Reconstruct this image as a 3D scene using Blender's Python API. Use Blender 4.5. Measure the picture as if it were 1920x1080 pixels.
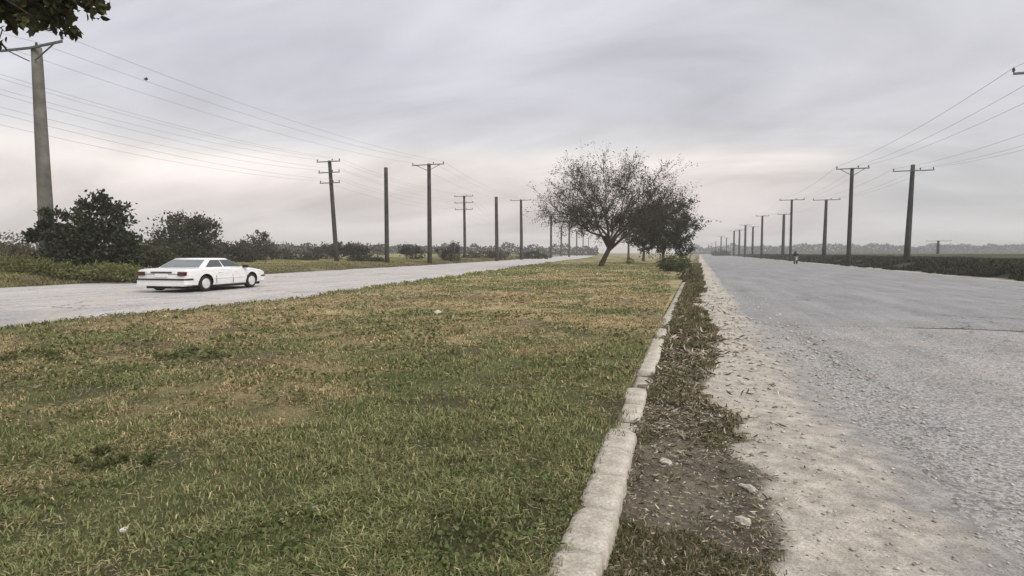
import bpy, bmesh, math, random
import numpy as np
from mathutils import Vector, Matrix, Quaternion
import mathutils.noise as mnoise

for o in list(bpy.data.objects):
    bpy.data.objects.remove(o, do_unlink=True)
SC = bpy.context.scene
COL = SC.collection

# ------------------------------------------------------------------ camera
FPX = 1100.0                      # focal length in pixels of the 1920 px wide photograph
HCAM = 1.55
YAW = math.atan((1310 - 960) / FPX)
PITCH = math.atan((540 - 474) / FPX)
cam = bpy.data.cameras.new("camera")
cam.sensor_width = 36.0
cam.lens = 36.0 * FPX / 1920.0
cam.clip_start = 0.05
cam.clip_end = 20000
camo = bpy.data.objects.new("camera", cam)
camo.location = (0, 0, HCAM)
camo.rotation_euler = (math.pi / 2 - PITCH, 0, YAW)
COL.objects.link(camo)
SC.camera = camo

# ------------------------------------------------------------------ light
EXPO = 0.75
SUN_EL, SUN_AZ = math.radians(38), math.radians(118)     # azimuth clockwise from +Y: behind and to the right


def lin(r, g, b):
    f = lambda c: (c / 255 / 12.92) if c / 255 <= 0.04045 else ((c / 255 + 0.055) / 1.055) ** 2.4
    return (f(r), f(g), f(b))


world = bpy.data.worlds.new("World")
SC.world = world
world.use_nodes = True
wt = world.node_tree
wt.nodes.clear()


def wn(t, **k):
    n = wt.nodes.new(t)
    for a, v in k.items():
        setattr(n, a, v)
    return n


def math_node(tree, op, a, b=None, c=None):
    n = tree.nodes.new('ShaderNodeMath')
    n.operation = op
    for i, v in enumerate((a, b, c)):
        if v is None:
            continue
        if isinstance(v, (int, float)):
            n.inputs[i].default_value = v
        else:
            tree.links.new(v, n.inputs[i])
    return n.outputs[0]


tc = wn('ShaderNodeTexCoord')
sep = wn('ShaderNodeSeparateXYZ')
wt.links.new(tc.outputs['Generated'], sep.inputs[0])
zc = math_node(wt, 'MAXIMUM', sep.outputs[2], 0.0)
zden = math_node(wt, 'ADD', zc, 0.30)
cx = math_node(wt, 'DIVIDE', sep.outputs[0], zden)
cy = math_node(wt, 'DIVIDE', sep.outputs[1], zden)
comb = wn('ShaderNodeCombineXYZ')
wt.links.new(cx, comb.inputs[0])
wt.links.new(cy, comb.inputs[1])
n1 = wn('ShaderNodeTexNoise')
n1.inputs['Scale'].default_value = 0.85
n1.inputs['Detail'].default_value = 4
n1.inputs['Roughness'].default_value = 0.5
n1.inputs['Distortion'].default_value = 0.4
mp = wn('ShaderNodeMapping')
mp.inputs['Location'].default_value = (17.0027, -1.6892, 0)
mp.inputs['Rotation'].default_value = (0, 0, -0.3565)
mp.inputs['Scale'].default_value = (0.55, 1.05, 1)
wt.links.new(comb.outputs[0], mp.inputs[0])
wt.links.new(mp.outputs[0], n1.inputs['Vector'])
# cloud deck colour by elevation, its height broken up by the noise
dz = math_node(wt, 'MULTIPLY_ADD', n1.outputs[0], 0.10, -0.05)
zz = math_node(wt, 'ADD', zc, dz)
ramp = wn('ShaderNodeValToRGB')
wt.links.new(zz, ramp.inputs[0])
stops = [(0.0, (206, 201, 202)), (0.05, (216, 208, 208)), (0.09, (228, 217, 213)), (0.125, (238, 228, 222)),
         (0.145, (234, 226, 222)), (0.17, (217, 215, 216)), (0.22, (209, 207, 213)), (0.30, (206, 205, 213)), (0.40, (216, 216, 221)),
         (0.65, (228, 228, 230)), (1.0, (238, 238, 240))]
cr = ramp.color_ramp
while len(cr.elements) < len(stops):
    cr.elements.new(0.5)
for e, (p, c) in zip(cr.elements, stops):
    e.position = p
    e.color = (*lin(*c), 1)
# parts of the sky where the deck reaches the horizon unbroken: plain grey there
ramp2 = wn('ShaderNodeValToRGB')
wt.links.new(zz, ramp2.inputs[0])
st2 = [(0.0, (188, 187, 187)), (0.1, (203, 202, 203)), (0.2, (208, 207, 211)), (0.40, (216, 216, 220)), (0.65, (228, 228, 230)), (1.0, (238, 238, 240))]
while len(ramp2.color_ramp.elements) < len(st2):
    ramp2.color_ramp.elements.new(0.5)
for e, (p, c) in zip(ramp2.color_ramp.elements, st2):
    e.position = p
    e.color = (*lin(*c), 1)
n3 = wn('ShaderNodeTexNoise')
n3.inputs['Scale'].default_value = 2.2
n3.inputs['Detail'].default_value = 3
wt.links.new(tc.outputs['Generated'], n3.inputs['Vector'])
AZ0 = math.radians(-24)                       # middle of the open strip on the western horizon
dx_ = math_node(wt, 'MULTIPLY', sep.outputs[0], math.sin(AZ0))
dd_ = math_node(wt, 'MULTIPLY_ADD', sep.outputs[1], math.cos(AZ0), dx_)
dd_ = math_node(wt, 'MULTIPLY_ADD', n3.outputs[0], 0.22, dd_)
rm3 = wn('ShaderNodeMapRange')
rm3.interpolation_type = 'SMOOTHSTEP'
rm3.inputs['From Min'].default_value = 0.99
rm3.inputs['From Max'].default_value = 0.82
wt.links.new(dd_, rm3.inputs[0])
mix3 = wn('ShaderNodeMix', data_type='RGBA')
wt.links.new(rm3.outputs[0], mix3.inputs[0])
wt.links.new(ramp.outputs[0], mix3.inputs[6])
wt.links.new(ramp2.outputs[0], mix3.inputs[7])
# an overcast deck is brighter towards the zenith
zb = wn('ShaderNodeMapRange')
zb.interpolation_type = 'SMOOTHSTEP'
zb.inputs['From Min'].default_value = 0.3
zb.inputs['From Max'].default_value = 1.0
zb.inputs['To Min'].default_value = 1.0
zb.inputs['To Max'].default_value = 1.5
wt.links.new(zc, zb.inputs[0])
n2 = wn('ShaderNodeTexNoise')
n2.inputs['Scale'].default_value = 1.9
n2.inputs['Roughness'].default_value = 0.52
n2.inputs['Detail'].default_value = 6
n2.inputs['Distortion'].default_value = 0.5
wt.links.new(mp.outputs[0], n2.inputs['Vector'])
rm2 = wn('ShaderNodeMapRange')
rm2.inputs['From Min'].default_value = 0.33
rm2.inputs['From Max'].default_value = 0.70
rm2.inputs['To Min'].default_value = 0.84
rm2.inputs['To Max'].default_value = 1.30
wt.links.new(n2.outputs[0], rm2.inputs[0])
mulc = wn('ShaderNodeVectorMath', operation='SCALE')
wt.links.new(mix3.outputs[2], mulc.inputs[0])
wt.links.new(math_node(wt, 'MULTIPLY', rm2.outputs[0], zb.outputs[0]), mulc.inputs['Scale'])
unexp = wn('ShaderNodeVectorMath', operation='SCALE')
unexp.inputs['Scale'].default_value = 2 ** -EXPO
wt.links.new(mulc.outputs[0], unexp.inputs[0])
sky = wn('ShaderNodeTexSky')
sky.sky_type = 'NISHITA'
sky.sun_disc = False
sky.sun_elevation = SUN_EL
sky.sun_rotation = SUN_AZ
skys = wn('ShaderNodeVectorMath', operation='SCALE')
skys.inputs['Scale'].default_value = 0.08
wt.links.new(sky.outputs[0], skys.inputs[0])
mixs = wn('ShaderNodeMix', data_type='RGBA')
mixs.inputs[0].default_value = 0.94          # cloud cover
wt.links.new(skys.outputs[0], mixs.inputs[6])
wt.links.new(unexp.outputs[0], mixs.inputs[7])
bg = wn('ShaderNodeBackground')
bg.inputs[1].default_value = 1.0
wt.links.new(mixs.outputs[2], bg.inputs[0])
wo = wn('ShaderNodeOutputWorld')
wt.links.new(bg.outputs[0], wo.inputs[0])

sun = bpy.data.lights.new("sun", 'SUN')
sun.energy = 1.5
sun.angle = math.radians(22)
sun.color = (1.0, 0.95, 0.88)
suno = bpy.data.objects.new("sun", sun)
sd = Vector((math.sin(SUN_AZ) * math.cos(SUN_EL), math.cos(SUN_AZ) * math.cos(SUN_EL), math.sin(SUN_EL)))
suno.rotation_euler = (-sd).to_track_quat('-Z', 'Y').to_euler()
suno.location = (30, -20, 40)
COL.objects.link(suno)

vs = SC.view_settings
vs.view_transform = 'Standard'
vs.look = 'None'
vs.exposure = EXPO
vs.gamma = 1
vs.use_curve_mapping = False
SC.cycles.use_denoising = True
SC.cycles.max_bounces = 6
SC.cycles.diffuse_bounces = 3
SC.cycles.transparent_max_bounces = 4
SC.cycles.volume_bounces = 1

# ------------------------------------------------------------------ helpers
FW = (-math.sin(YAW), math.cos(YAW))
RT = (math.cos(YAW), math.sin(YAW))


def dl(d, lat):
    return (FW[0] * d + RT[0] * lat, FW[1] * d + RT[1] * lat)


def gpt(px, py, z=0.0):
    """photo pixel -> ground point at height z"""
    d = FPX * (HCAM - z) / (py - 474.0)
    return dl(d, (px - 960) / FPX * d)


def dpt(px, d):
    return dl(d, (px - 960) / FPX * d)


def depth_of(x, y):
    return FW[0] * x + FW[1] * y


_rs = np.random.RandomState(7)
_G = _rs.rand(256, 256)


def vnoise(x, y, s=1.0, o=0.0):
    x = np.asarray(x, float) * s + o * 17.31 + 1000
    y = np.asarray(y, float) * s + o * 9.17 + 1000
    xi = np.floor(x).astype(int)
    yi = np.floor(y).astype(int)
    fx = x - xi
    fy = y - yi
    fx = fx * fx * (3 - 2 * fx)
    fy = fy * fy * (3 - 2 * fy)
    a = _G[xi & 255, yi & 255]
    b = _G[(xi + 1) & 255, yi & 255]
    c = _G[xi & 255, (yi + 1) & 255]
    d = _G[(xi + 1) & 255, (yi + 1) & 255]
    return (a * (1 - fx) + b * fx) * (1 - fy) + (c * (1 - fx) + d * fx) * fy


def fbm(x, y, s=1.0, o=0.0, k=4):
    t = 0
    a = 0.5
    for i in range(k):
        t = t + a * vnoise(x, y, s * 2 ** i, o + i * 3.7)
        a *= 0.5
    return t / (1 - 0.5 ** k)


def sst(e0, e1, x):
    t = np.clip((np.asarray(x, float) - e0) / (e1 - e0), 0, 1)
    return t * t * (3 - 2 * t)


def tag(o, label=None, cat=None, group=None, kind=None):
    if label:
        o['label'] = label
    if cat:
        o['category'] = cat
    if group:
        o['group'] = group
    if kind:
        o['kind'] = kind
    return o


def empty(name, loc=(0, 0, 0), rz=0.0):
    o = bpy.data.objects.new(name, None)
    o.location = loc
    o.rotation_euler = (0, 0, rz)
    o.empty_display_size = 0.2
    COL.objects.link(o)
    return o


class MB:
    def __init__(self):
        self.v = []
        self.f = []

    def add(self, vs_, fs_):
        n = len(self.v)
        self.v += [tuple(p) for p in vs_]
        self.f += [tuple(i + n for i in f) for f in fs_]
        return self

    def box(self, c, s, rot=None):
        x, y, z = s[0] / 2, s[1] / 2, s[2] / 2
        P = [Vector((a * x, b * y, d * z)) for a in (-1, 1) for b in (-1, 1) for d in (-1, 1)]
        if rot is not None:
            P = [rot @ p for p in P]
        P = [p + Vector(c) for p in P]
        return self.add(P, [(0, 1, 3, 2), (4, 6, 7, 5), (0, 4, 5, 1), (2, 3, 7, 6), (0, 2, 6, 4), (1, 5, 7, 3)])

    def bar(self, a, b, w, h=None):
        a, b = Vector(a), Vector(b)
        h = h or w
        d = b - a
        q = d.to_track_quat('Y', 'Z').to_matrix()
        return self.box((a + b) / 2, (w, d.length, h), q)

    def tube(self, pts, rad, n=6, cap=True):
        pts = [Vector(p) for p in pts]
        if isinstance(rad, (int, float)):
            rad = [rad] * len(pts)
        base = len(self.v)
        u = None
        for i, p in enumerate(pts):
            t = (pts[min(i + 1, len(pts) - 1)] - pts[max(i - 1, 0)])
            t = t.normalized() if t.length > 1e-9 else Vector((0, 0, 1))
            if u is None:
                u = t.orthogonal().normalized()
            u = (u - t * u.dot(t))
            u = u.normalized() if u.length > 1e-6 else t.orthogonal().normalized()
            w = t.cross(u)
            for k in range(n):
                a = 2 * math.pi * k / n
                q = p + (u * math.cos(a) + w * math.sin(a)) * rad[i]
                self.v.append((q.x, q.y, q.z))
        for i in range(len(pts) - 1):
            for k in range(n):
                a = base + i * n + k
                b = base + i * n + (k + 1) % n
                self.f.append((a, b, b + n, a + n))
        if cap:
            self.f.append(tuple(base + k for k in reversed(range(n))))
            e = base + (len(pts) - 1) * n
            self.f.append(tuple(e + k for k in range(n)))
        return self

    def lathe(self, c, prof, n=12, axis='Z'):
        """prof: list of (r, h)"""
        base = len(self.v)
        for r, h in prof:
            for k in range(n):
                a = 2 * math.pi * k / n
                p = (r * math.cos(a), r * math.sin(a), h)
                if axis == 'X':
                    p = (p[2], p[0], p[1])
                elif axis == 'Y':
                    p = (p[1], p[2], p[0])
                self.v.append((c[0] + p[0], c[1] + p[1], c[2] + p[2]))
        for i in range(len(prof) - 1):
            for k in range(n):
                a = base + i * n + k
                b = base + i * n + (k + 1) % n
                self.f.append((a, b, b + n, a + n))
        self.f.append(tuple(base + k for k in reversed(range(n))))
        e = base + (len(prof) - 1) * n
        self.f.append(tuple(e + k for k in range(n)))
        return self

    def build(self, name, mat, parent=None, smooth=False, bevel=0):
        me = bpy.data.meshes.new(name)
        me.from_pydata(self.v, [], self.f)
        if mat:
            me.materials.append(mat)
        if smooth:
            me.polygons.foreach_set('use_smooth', [True] * len(me.polygons))
        me.update()
        o = bpy.data.objects.new(name, me)
        COL.objects.link(o)
        if parent is not None:
            o.parent = parent
        if bevel:
            m = o.modifiers.new('bevel', 'BEVEL')
            m.width = bevel
            m.segments = 2
            m.limit_method = 'ANGLE'
            m.angle_limit = math.radians(40)
        return o


def np_mesh(name, V, loops, starts, totals, mat, cols=None, parent=None, smooth=False):
    me = bpy.data.meshes.new(name)
    me.vertices.add(len(V))
    me.vertices.foreach_set('co', np.asarray(V, np.float32).ravel())
    me.loops.add(len(loops))
    me.loops.foreach_set('vertex_index', np.asarray(loops, np.int32))
    me.polygons.add(len(starts))
    me.polygons.foreach_set('loop_start', np.asarray(starts, np.int32))
    me.polygons.foreach_set('loop_total', np.asarray(totals, np.int32))
    if smooth:
        me.polygons.foreach_set('use_smooth', np.ones(len(starts), bool))
    if cols is not None:
        at = me.color_attributes.new('Col', 'FLOAT_COLOR', 'POINT')
        c4 = np.ones((len(V), 4), np.float32)
        c4[:, :3] = cols
        at.data.foreach_set('color', c4.ravel())
    me.materials.append(mat)
    me.update(calc_edges=True)
    me.validate()
    o = bpy.data.objects.new(name, me)
    COL.objects.link(o)
    if parent is not None:
        o.parent = parent
    return o


def grid_mesh(name, X, Y, Z, mat, cols=None, smooth=True):
    """X, Y, Z arrays [rows, cols]"""
    r, c = X.shape
    V = np.stack([X, Y, Z], -1).reshape(-1, 3)
    i = np.arange(r - 1)[:, None] * c + np.arange(c - 1)[None]
    q = np.stack([i, i + 1, i + c + 1, i + c], -1).reshape(-1, 4)
    n = len(q)
    return np_mesh(name, V, q.ravel(), np.arange(n) * 4, np.full(n, 4), mat,
                   None if cols is None else cols.reshape(-1, 3), None, smooth)


def leaves_mesh(name, P, N, size, asp, mat, cols, parent=None, fold=0.25, seed=1):
    """rhombic folded leaves: P positions, N main directions"""
    rs = np.random.RandomState(seed)
    P = np.asarray(P, float)
    n = len(P)
    D = np.asarray(N, float)
    D = D / (np.linalg.norm(D, axis=1, keepdims=True) + 1e-9)
    R = rs.randn(n, 3)
    S = np.cross(D, R)
    S /= np.linalg.norm(S, axis=1, keepdims=True) + 1e-9
    U = np.cross(S, D)
    L = np.asarray(size, float).reshape(-1, 1) * np.ones((n, 1))
    W = L * asp * 0.5
    V = np.empty((n, 6, 3))
    V[:, 0] = P
    V[:, 1] = P + D * L * 0.3 + S * W * 0.9 + U * L * fold * 0.35
    V[:, 2] = P + D * L * 0.68 + S * W * 0.8 + U * L * fold * 0.3
    V[:, 3] = P + D * L - U * L * fold * 0.3
    V[:, 4] = P + D * L * 0.68 - S * W * 0.8 + U * L * fold * 0.3
    V[:, 5] = P + D * L * 0.3 - S * W * 0.9 + U * L * fold * 0.35
    b = np.arange(n)[:, None] * 6
    q1 = b + np.array([[0, 1, 2, 3]])
    q2 = b + np.array([[0, 3, 4, 5]])
    q = np.concatenate([q1, q2], 1).reshape(-1)
    C = np.repeat(np.asarray(cols, float)[:, None, :], 6, 1).reshape(-1, 3)
    m = 2 * n
    return np_mesh(name, V.reshape(-1, 3), q, np.arange(m) * 4, np.full(m, 4), mat, C, parent)


def blades_mesh(name, x, y, z, h, w, lean, mat, cols, seed=3, stuff=True):
    rs = np.random.RandomState(seed)
    n = len(x)
    a = rs.rand(n) * 2 * np.pi
    b = rs.rand(n) * 2 * np.pi
    wx, wy = np.cos(a) * w * 0.5, np.sin(a) * w * 0.5
    lx, ly = np.cos(b) * h * lean, np.sin(b) * h * lean
    V = np.empty((n, 5, 3))
    V[:, 0] = np.stack([x - wx, y - wy, z - 0.005], -1)
    V[:, 1] = np.stack([x + wx, y + wy, z - 0.005], -1)
    V[:, 2] = np.stack([x + wx * .8 + lx * .35, y + wy * .8 + ly * .35, z + h * .6], -1)
    V[:, 3] = np.stack([x - wx * .8 + lx * .35, y - wy * .8 + ly * .35, z + h * .6], -1)
    V[:, 4] = np.stack([x + lx, y + ly, z + h * (1 - .35 * lean)], -1)
    i = np.arange(n)[:, None] * 5
    loops = np.concatenate([i + np.array([[0, 1, 2, 3]]), i + np.array([[3, 2, 4]])], 1).ravel()
    st = np.stack([np.arange(n) * 7, np.arange(n) * 7 + 4], -1).ravel()
    tt = np.tile([4, 3], n)
    C = np.repeat(cols[:, None, :], 5, 1).reshape(-1, 3)
    return np_mesh(name, V.reshape(-1, 3), loops, st, tt, mat, C)


# ------------------------------------------------------------------ materials
def mat_new(name):
    m = bpy.data.materials.new(name)
    m.use_nodes = True
    t = m.node_tree
    t.nodes.clear()
    out = t.nodes.new('ShaderNodeOutputMaterial')
    b = t.nodes.new('ShaderNodeBsdfPrincipled')
    t.links.new(b.outputs[0], out.inputs[0])
    return m, t, b, out


def node(t, ty, **k):
    n = t.nodes.new(ty)
    for a, v in k.items():
        setattr(n, a, v)
    return n


def noise_node(t, scale, detail=4, rough=0.55, vec=None, dist=0):
    n = node(t, 'ShaderNodeTexNoise')
    n.inputs['Scale'].default_value = scale
    n.inputs['Detail'].default_value = detail
    n.inputs['Roughness'].default_value = rough
    n.inputs['Distortion'].default_value = dist
    if vec is not None:
        t.links.new(vec, n.inputs['Vector'])
    return n.outputs[0]


def ramp_node(t, fac, stops, interp='LINEAR'):
    n = node(t, 'ShaderNodeValToRGB')
    cr_ = n.color_ramp
    cr_.interpolation = interp
    while len(cr_.elements) < len(stops):
        cr_.elements.new(0.5)
    for e, (p, c) in zip(cr_.elements, stops):
        e.position = p
        c = (c, c, c) if isinstance(c, (int, float)) else c
        e.color = (*c, 1)
    t.links.new(fac, n.inputs[0])
    return n.outputs[0]


def mix_node(t, fac, a, b, mode='MIX'):
    n = node(t, 'ShaderNodeMix', data_type='RGBA', blend_type=mode)
    for i, v in ((0, fac), (6, a), (7, b)):
        if isinstance(v, (int, float)):
            n.inputs[i].default_value = v
        elif isinstance(v, tuple):
            n.inputs[i].default_value = (*v, 1)
        else:
            t.links.new(v, n.inputs[i])
    return n.outputs[2]


def objco(t):
    return node(t, 'ShaderNodeTexCoord').outputs['Object']


def bump(t, b, height, dist, strength=1.0):
    n = node(t, 'ShaderNodeBump')
    n.inputs['Strength'].default_value = strength
    n.inputs['Distance'].default_value = dist
    t.links.new(height, n.inputs['Height'])
    t.links.new(n.outputs[0], b.inputs['Normal'])


def simple(name, col, rough=0.7, var=0.25, scale=6, metal=0, bmp=0.0, spec=0.3):
    m, t, b, _ = mat_new(name)
    v = objco(t)
    n = noise_node(t, scale, 5, 0.6, v)
    lo = tuple(c * (1 - var) for c in col)
    hi = tuple(min(1, c * (1 + var)) for c in col)
    t.links.new(ramp_node(t, n, [(0.3, lo), (0.7, hi)]), b.inputs['Base Color'])
    b.inputs['Roughness'].default_value = rough
    b.inputs['Metallic'].default_value = metal
    b.inputs['Specular IOR Level'].default_value = spec
    if bmp:
        bump(t, b, noise_node(t, scale * 6, 4, 0.6, v), bmp)
    return m


def leafmat(name, trans=0.3, rough=0.6):
    m, t, b, out = mat_new(name)
    a = node(t, 'ShaderNodeVertexColor', layer_name='Col')
    t.links.new(a.outputs[0], b.inputs['Base Color'])
    b.inputs['Roughness'].default_value = rough
    b.inputs['Specular IOR Level'].default_value = 0.25
    tr = node(t, 'ShaderNodeBsdfTranslucent')
    t.links.new(a.outputs[0], tr.inputs[0])
    mx = node(t, 'ShaderNodeMixShader')
    mx.inputs[0].default_value = trans
    t.links.new(b.outputs[0], mx.inputs[1])
    t.links.new(tr.outputs[0], mx.inputs[2])
    t.links.new(mx.outputs[0], out.inputs[0])
    return m


def soilmat(name, noise_scales=(9, 60), bump_d=0.02, amt=0.5, rough=0.95):
    """ground sheets whose colour patches come from the Col attribute, broken by noise"""
    m, t, b, _ = mat_new(name)
    v = objco(t)
    a = node(t, 'ShaderNodeVertexColor', layer_name='Col')
    n_1 = noise_node(t, noise_scales[0], 6, 0.65, v)
    n_2 = noise_node(t, noise_scales[1], 5, 0.7, v)
    k = ramp_node(t, n_1, [(0.3, 1 - amt), (0.7, 1 + amt)])
    k2 = ramp_node(t, n_2, [(0.3, 1 - amt), (0.7, 1 + amt)])
    c = mix_node(t, 1.0, a.outputs[0], k, 'MULTIPLY')
    c = mix_node(t, 1.0, c, k2, 'MULTIPLY')
    t.links.new(c, b.inputs['Base Color'])
    b.inputs['Roughness'].default_value = rough
    b.inputs['Specular IOR Level'].default_value = 0.15
    bump(t, b, n_2, bump_d)
    return m


def asphalt(name, c_lo, c_hi, grain, chip, crack=0.0, dust=(0.36, 0.31, 0.25), dust_amt=0.4):
    m, t, b, _ = mat_new(name)
    v = objco(t)
    big = noise_node(t, 0.35, 6, 0.6, v, 0.6)
    st = node(t, 'ShaderNodeMapping')
    st.inputs['Scale'].default_value = (1.6, 0.16, 1)
    t.links.new(v, st.inputs[0])
    streak = noise_node(t, 0.9, 5, 0.6, st.outputs[0])
    fine = noise_node(t, grain, 4, 0.75, v)
    vor = node(t, 'ShaderNodeTexVoronoi')
    vor.inputs['Scale'].default_value = grain * 0.55
    t.links.new(v, vor.inputs['Vector'])
    c = ramp_node(t, big, [(0.3, c_lo), (0.7, c_hi)])
    c = mix_node(t, 1.0, c, ramp_node(t, streak, [(0.3, 0.80), (0.7, 1.14)]), 'MULTIPLY')
    c = mix_node(t, 1.0, c, ramp_node(t, fine, [(0.32, 1 - chip), (0.5, 1.0), (0.72, 1 + chip)]), 'MULTIPLY')
    stone = ramp_node(t, vor.outputs['Color'], [(0.25, 1 - chip), (0.55, 1.0), (0.9, 1 + chip)])
    c = mix_node(t, 0.8, c, mix_node(t, 1.0, c, stone, 'MULTIPLY'))
    stn = noise_node(t, 1.7, 6, 0.7, v, 1.0)
    c = mix_node(t, 1.0, c, ramp_node(t, stn, [(0.30, 0.72), (0.42, 1.0)]), 'MULTIPLY')
    dn = noise_node(t, 0.8, 6, 0.7, v)
    c = mix_node(t, ramp_node(t, dn, [(0.46, 0.0), (0.72, dust_amt)]), c, dust)
    if crack:
        v3 = node(t, 'ShaderNodeTexVoronoi', feature='DISTANCE_TO_EDGE')
        v3.inputs['Scale'].default_value = 0.33
        wv = node(t, 'ShaderNodeVectorMath', operation='ADD')
        nz = node(t, 'ShaderNodeTexNoise')
        nz.inputs['Scale'].default_value = 1.2
        nz.inputs['Detail'].default_value = 5
        t.links.new(v, nz.inputs['Vector'])
        sc_ = node(t, 'ShaderNodeVectorMath', operation='SCALE')
        sc_.inputs['Scale'].default_value = 1.3
        t.links.new(nz.outputs['Color'], sc_.inputs[0])
        t.links.new(v, wv.inputs[0])
        t.links.new(sc_.outputs[0], wv.inputs[1])
        t.links.new(wv.outputs[0], v3.inputs['Vector'])
        gate = ramp_node(t, noise_node(t, 0.25, 3, 0.5, v), [(0.48, 0.0), (0.56, 1.0)])
        ck = ramp_node(t, v3.outputs['Distance'], [(0.0, 1.0), (0.012, 0.0)])
        cf = mix_node(t, 1.0, ck, gate, 'MULTIPLY')
        c = mix_node(t, mix_node(t, 1.0, cf, (crack, crack, crack), 'MULTIPLY'), c, (0.06, 0.055, 0.05))
    t.links.new(c, b.inputs['Base Color'])
    b.inputs['Roughness'].default_value = 0.9
    b.inputs['Specular IOR Level'].default_value = 0.25
    bump(t, b, fine, 0.004, 0.7)
    return m


M = {}
M['leaf'] = leafmat('leaf')
M['blade'] = leafmat('grass_blade', 0.25, 0.7)
M['litter'] = leafmat('dry_litter', 0.1, 0.85)
M['median'] = soilmat('median_turf', (3.0, 38), 0.02, 0.35)
M['verge'] = soilmat('verge_soil', (7, 60), 0.015, 0.33)
M['field'] = soilmat('field', (0.25, 2.2), 0.05, 0.4)
M['road_near'] = asphalt('worn_asphalt', (0.235, 0.23, 0.225), (0.315, 0.305, 0.295), 85, 0.6, 0.5, (0.38, 0.335, 0.30), 0.45)
M['road_far'] = asphalt('smooth_asphalt', (0.215, 0.214, 0.216), (0.262, 0.258, 0.255), 60, 0.3, 0.8, (0.36, 0.33, 0.31), 0.25)
M['road_left'] = asphalt('dusty_asphalt', (0.36, 0.345, 0.345), (0.46, 0.44, 0.43), 26, 0.25, 0.9, (0.45, 0.385, 0.31), 0.95)
M['bitumen'] = simple('bitumen', (0.045, 0.042, 0.04), 0.8, 0.5, 5, bmp=0.01)
M['concrete_pole'] = simple('pole_concrete', (0.125, 0.118, 0.10), 0.85, 0.35, 1.3, bmp=0.004)
M['wood_pole'] = simple('pole_wood', (0.042, 0.039, 0.034), 0.85, 0.55, 1.1, bmp=0.006)
M['steel'] = simple('galvanised_steel', (0.11, 0.115, 0.12), 0.55, 0.25, 5, 0.5)
M['porcelain'] = simple('insulator_glaze', (0.05, 0.035, 0.03), 0.3, 0.2, 8)
M['wire'] = simple('wire_aluminium', (0.30, 0.30, 0.31), 0.6, 0.15, 0.4, 0.3)
M['bark'] = simple('bark', (0.075, 0.06, 0.045), 0.95, 0.4, 7, bmp=0.015)
def kerb_mat():
    m, t, b, _ = mat_new('kerb_concrete')
    v = objco(t)
    c = ramp_node(t, noise_node(t, 6, 6, 0.65, v), [(0.32, (.36, .32, .265)), (0.52, (.52, .475, .41)), (0.7, (.60, .56, .50))])
    g = ramp_node(t, noise_node(t, 60, 4, 0.7, v), [(0.35, .72), (0.65, 1.12)])
    c = mix_node(t, 1.0, c, g, 'MULTIPLY')
    st_ = ramp_node(t, noise_node(t, 14, 5, 0.7, v, .5), [(0.58, 0.0), (0.72, 0.5)])
    c = mix_node(t, st_, c, (.16, .135, .10))
    t.links.new(c, b.inputs['Base Color'])
    b.inputs['Roughness'].default_value = .95
    b.inputs['Specular IOR Level'].default_value = .15
    bump(t, b, noise_node(t, 45, 5, 0.7, v), .012)
    return m


M['kerb'] = kerb_mat()
M['stone'] = simple('stone', (0.42, 0.38, 0.33), 0.9, 0.3, 14, bmp=0.004)
M['paper'] = simple('paper', (0.75, 0.74, 0.72), 0.8, 0.08, 12)
M['black'] = simple('black_plastic', (0.015, 0.015, 0.016), 0.5, 0.2, 8)
M['rubber'] = simple('tyre_rubber', (0.022, 0.021, 0.02), 0.85, 0.25, 10)
M['hub'] = simple('hubcap', (0.62, 0.62, 0.63), 0.4, 0.08, 10, 0.3)
M['chrome'] = simple('dull_chrome', (0.55, 0.55, 0.56), 0.3, 0.05, 8, 0.9)
M['cloth_dark'] = simple('dark_cloth', (0.02, 0.02, 0.024), 0.9, 0.3, 10)
M['cloth_pale'] = simple('pale_cloth', (0.13, 0.125, 0.12), 0.9, 0.1, 10)
M['skin'] = simple('skin', (0.28, 0.17, 0.11), 0.6, 0.1, 10)
M['bird'] = simple('feathers', (0.03, 0.028, 0.028), 0.8, 0.3, 20)
M['red_paint'] = simple('dull_red_paint', (0.12, 0.015, 0.012), 0.4, 0.1, 8)


def car_paint():
    m, t, b, _ = mat_new('white_car_paint')
    v = objco(t)
    sp = node(t, 'ShaderNodeSeparateXYZ')
    t.links.new(v, sp.inputs[0])
    d = noise_node(t, 5, 6, 0.7, v)
    c = mix_node(t, ramp_node(t, d, [(0.45, 0.0), (0.8, 0.5)]), (0.74, 0.74, 0.745), (0.55, 0.50, 0.45))
    t.links.new(c, b.inputs['Base Color'])
    b.inputs['Roughness'].default_value = 0.25
    b.inputs['Coat Weight'].default_value = 0.8
    b.inputs['Coat Roughness'].default_value = 0.08
    return m


def glass(name, col, rough=0.08):
    m, t, b, _ = mat_new(name)
    b.inputs['Base Color'].default_value = (*col, 1)
    b.inputs['Roughness'].default_value = rough
    b.inputs['Specular IOR Level'].default_value = 0.8
    b.inputs['Coat Weight'].default_value = 0.5
    n = noise_node(t, 3, 3, 0.5, objco(t))
    t.links.new(ramp_node(t, n, [(0.3, tuple(c * .7 for c in col)), (0.7, tuple(c * 1.4 for c in col))]), b.inputs['Base Color'])
    return m


M['paint'] = car_paint()
M['glass'] = glass('tinted_glass', (0.012, 0.014, 0.015), .03)
M['rear_glass'] = glass('dusty_rear_glass', (0.05, 0.06, 0.065), 0.12)
M['tail'] = glass('tail_lens', (0.045, 0.006, 0.005), 0.2)
M['lens'] = glass('headlamp_lens', (0.5, 0.5, 0.5), 0.1)

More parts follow.
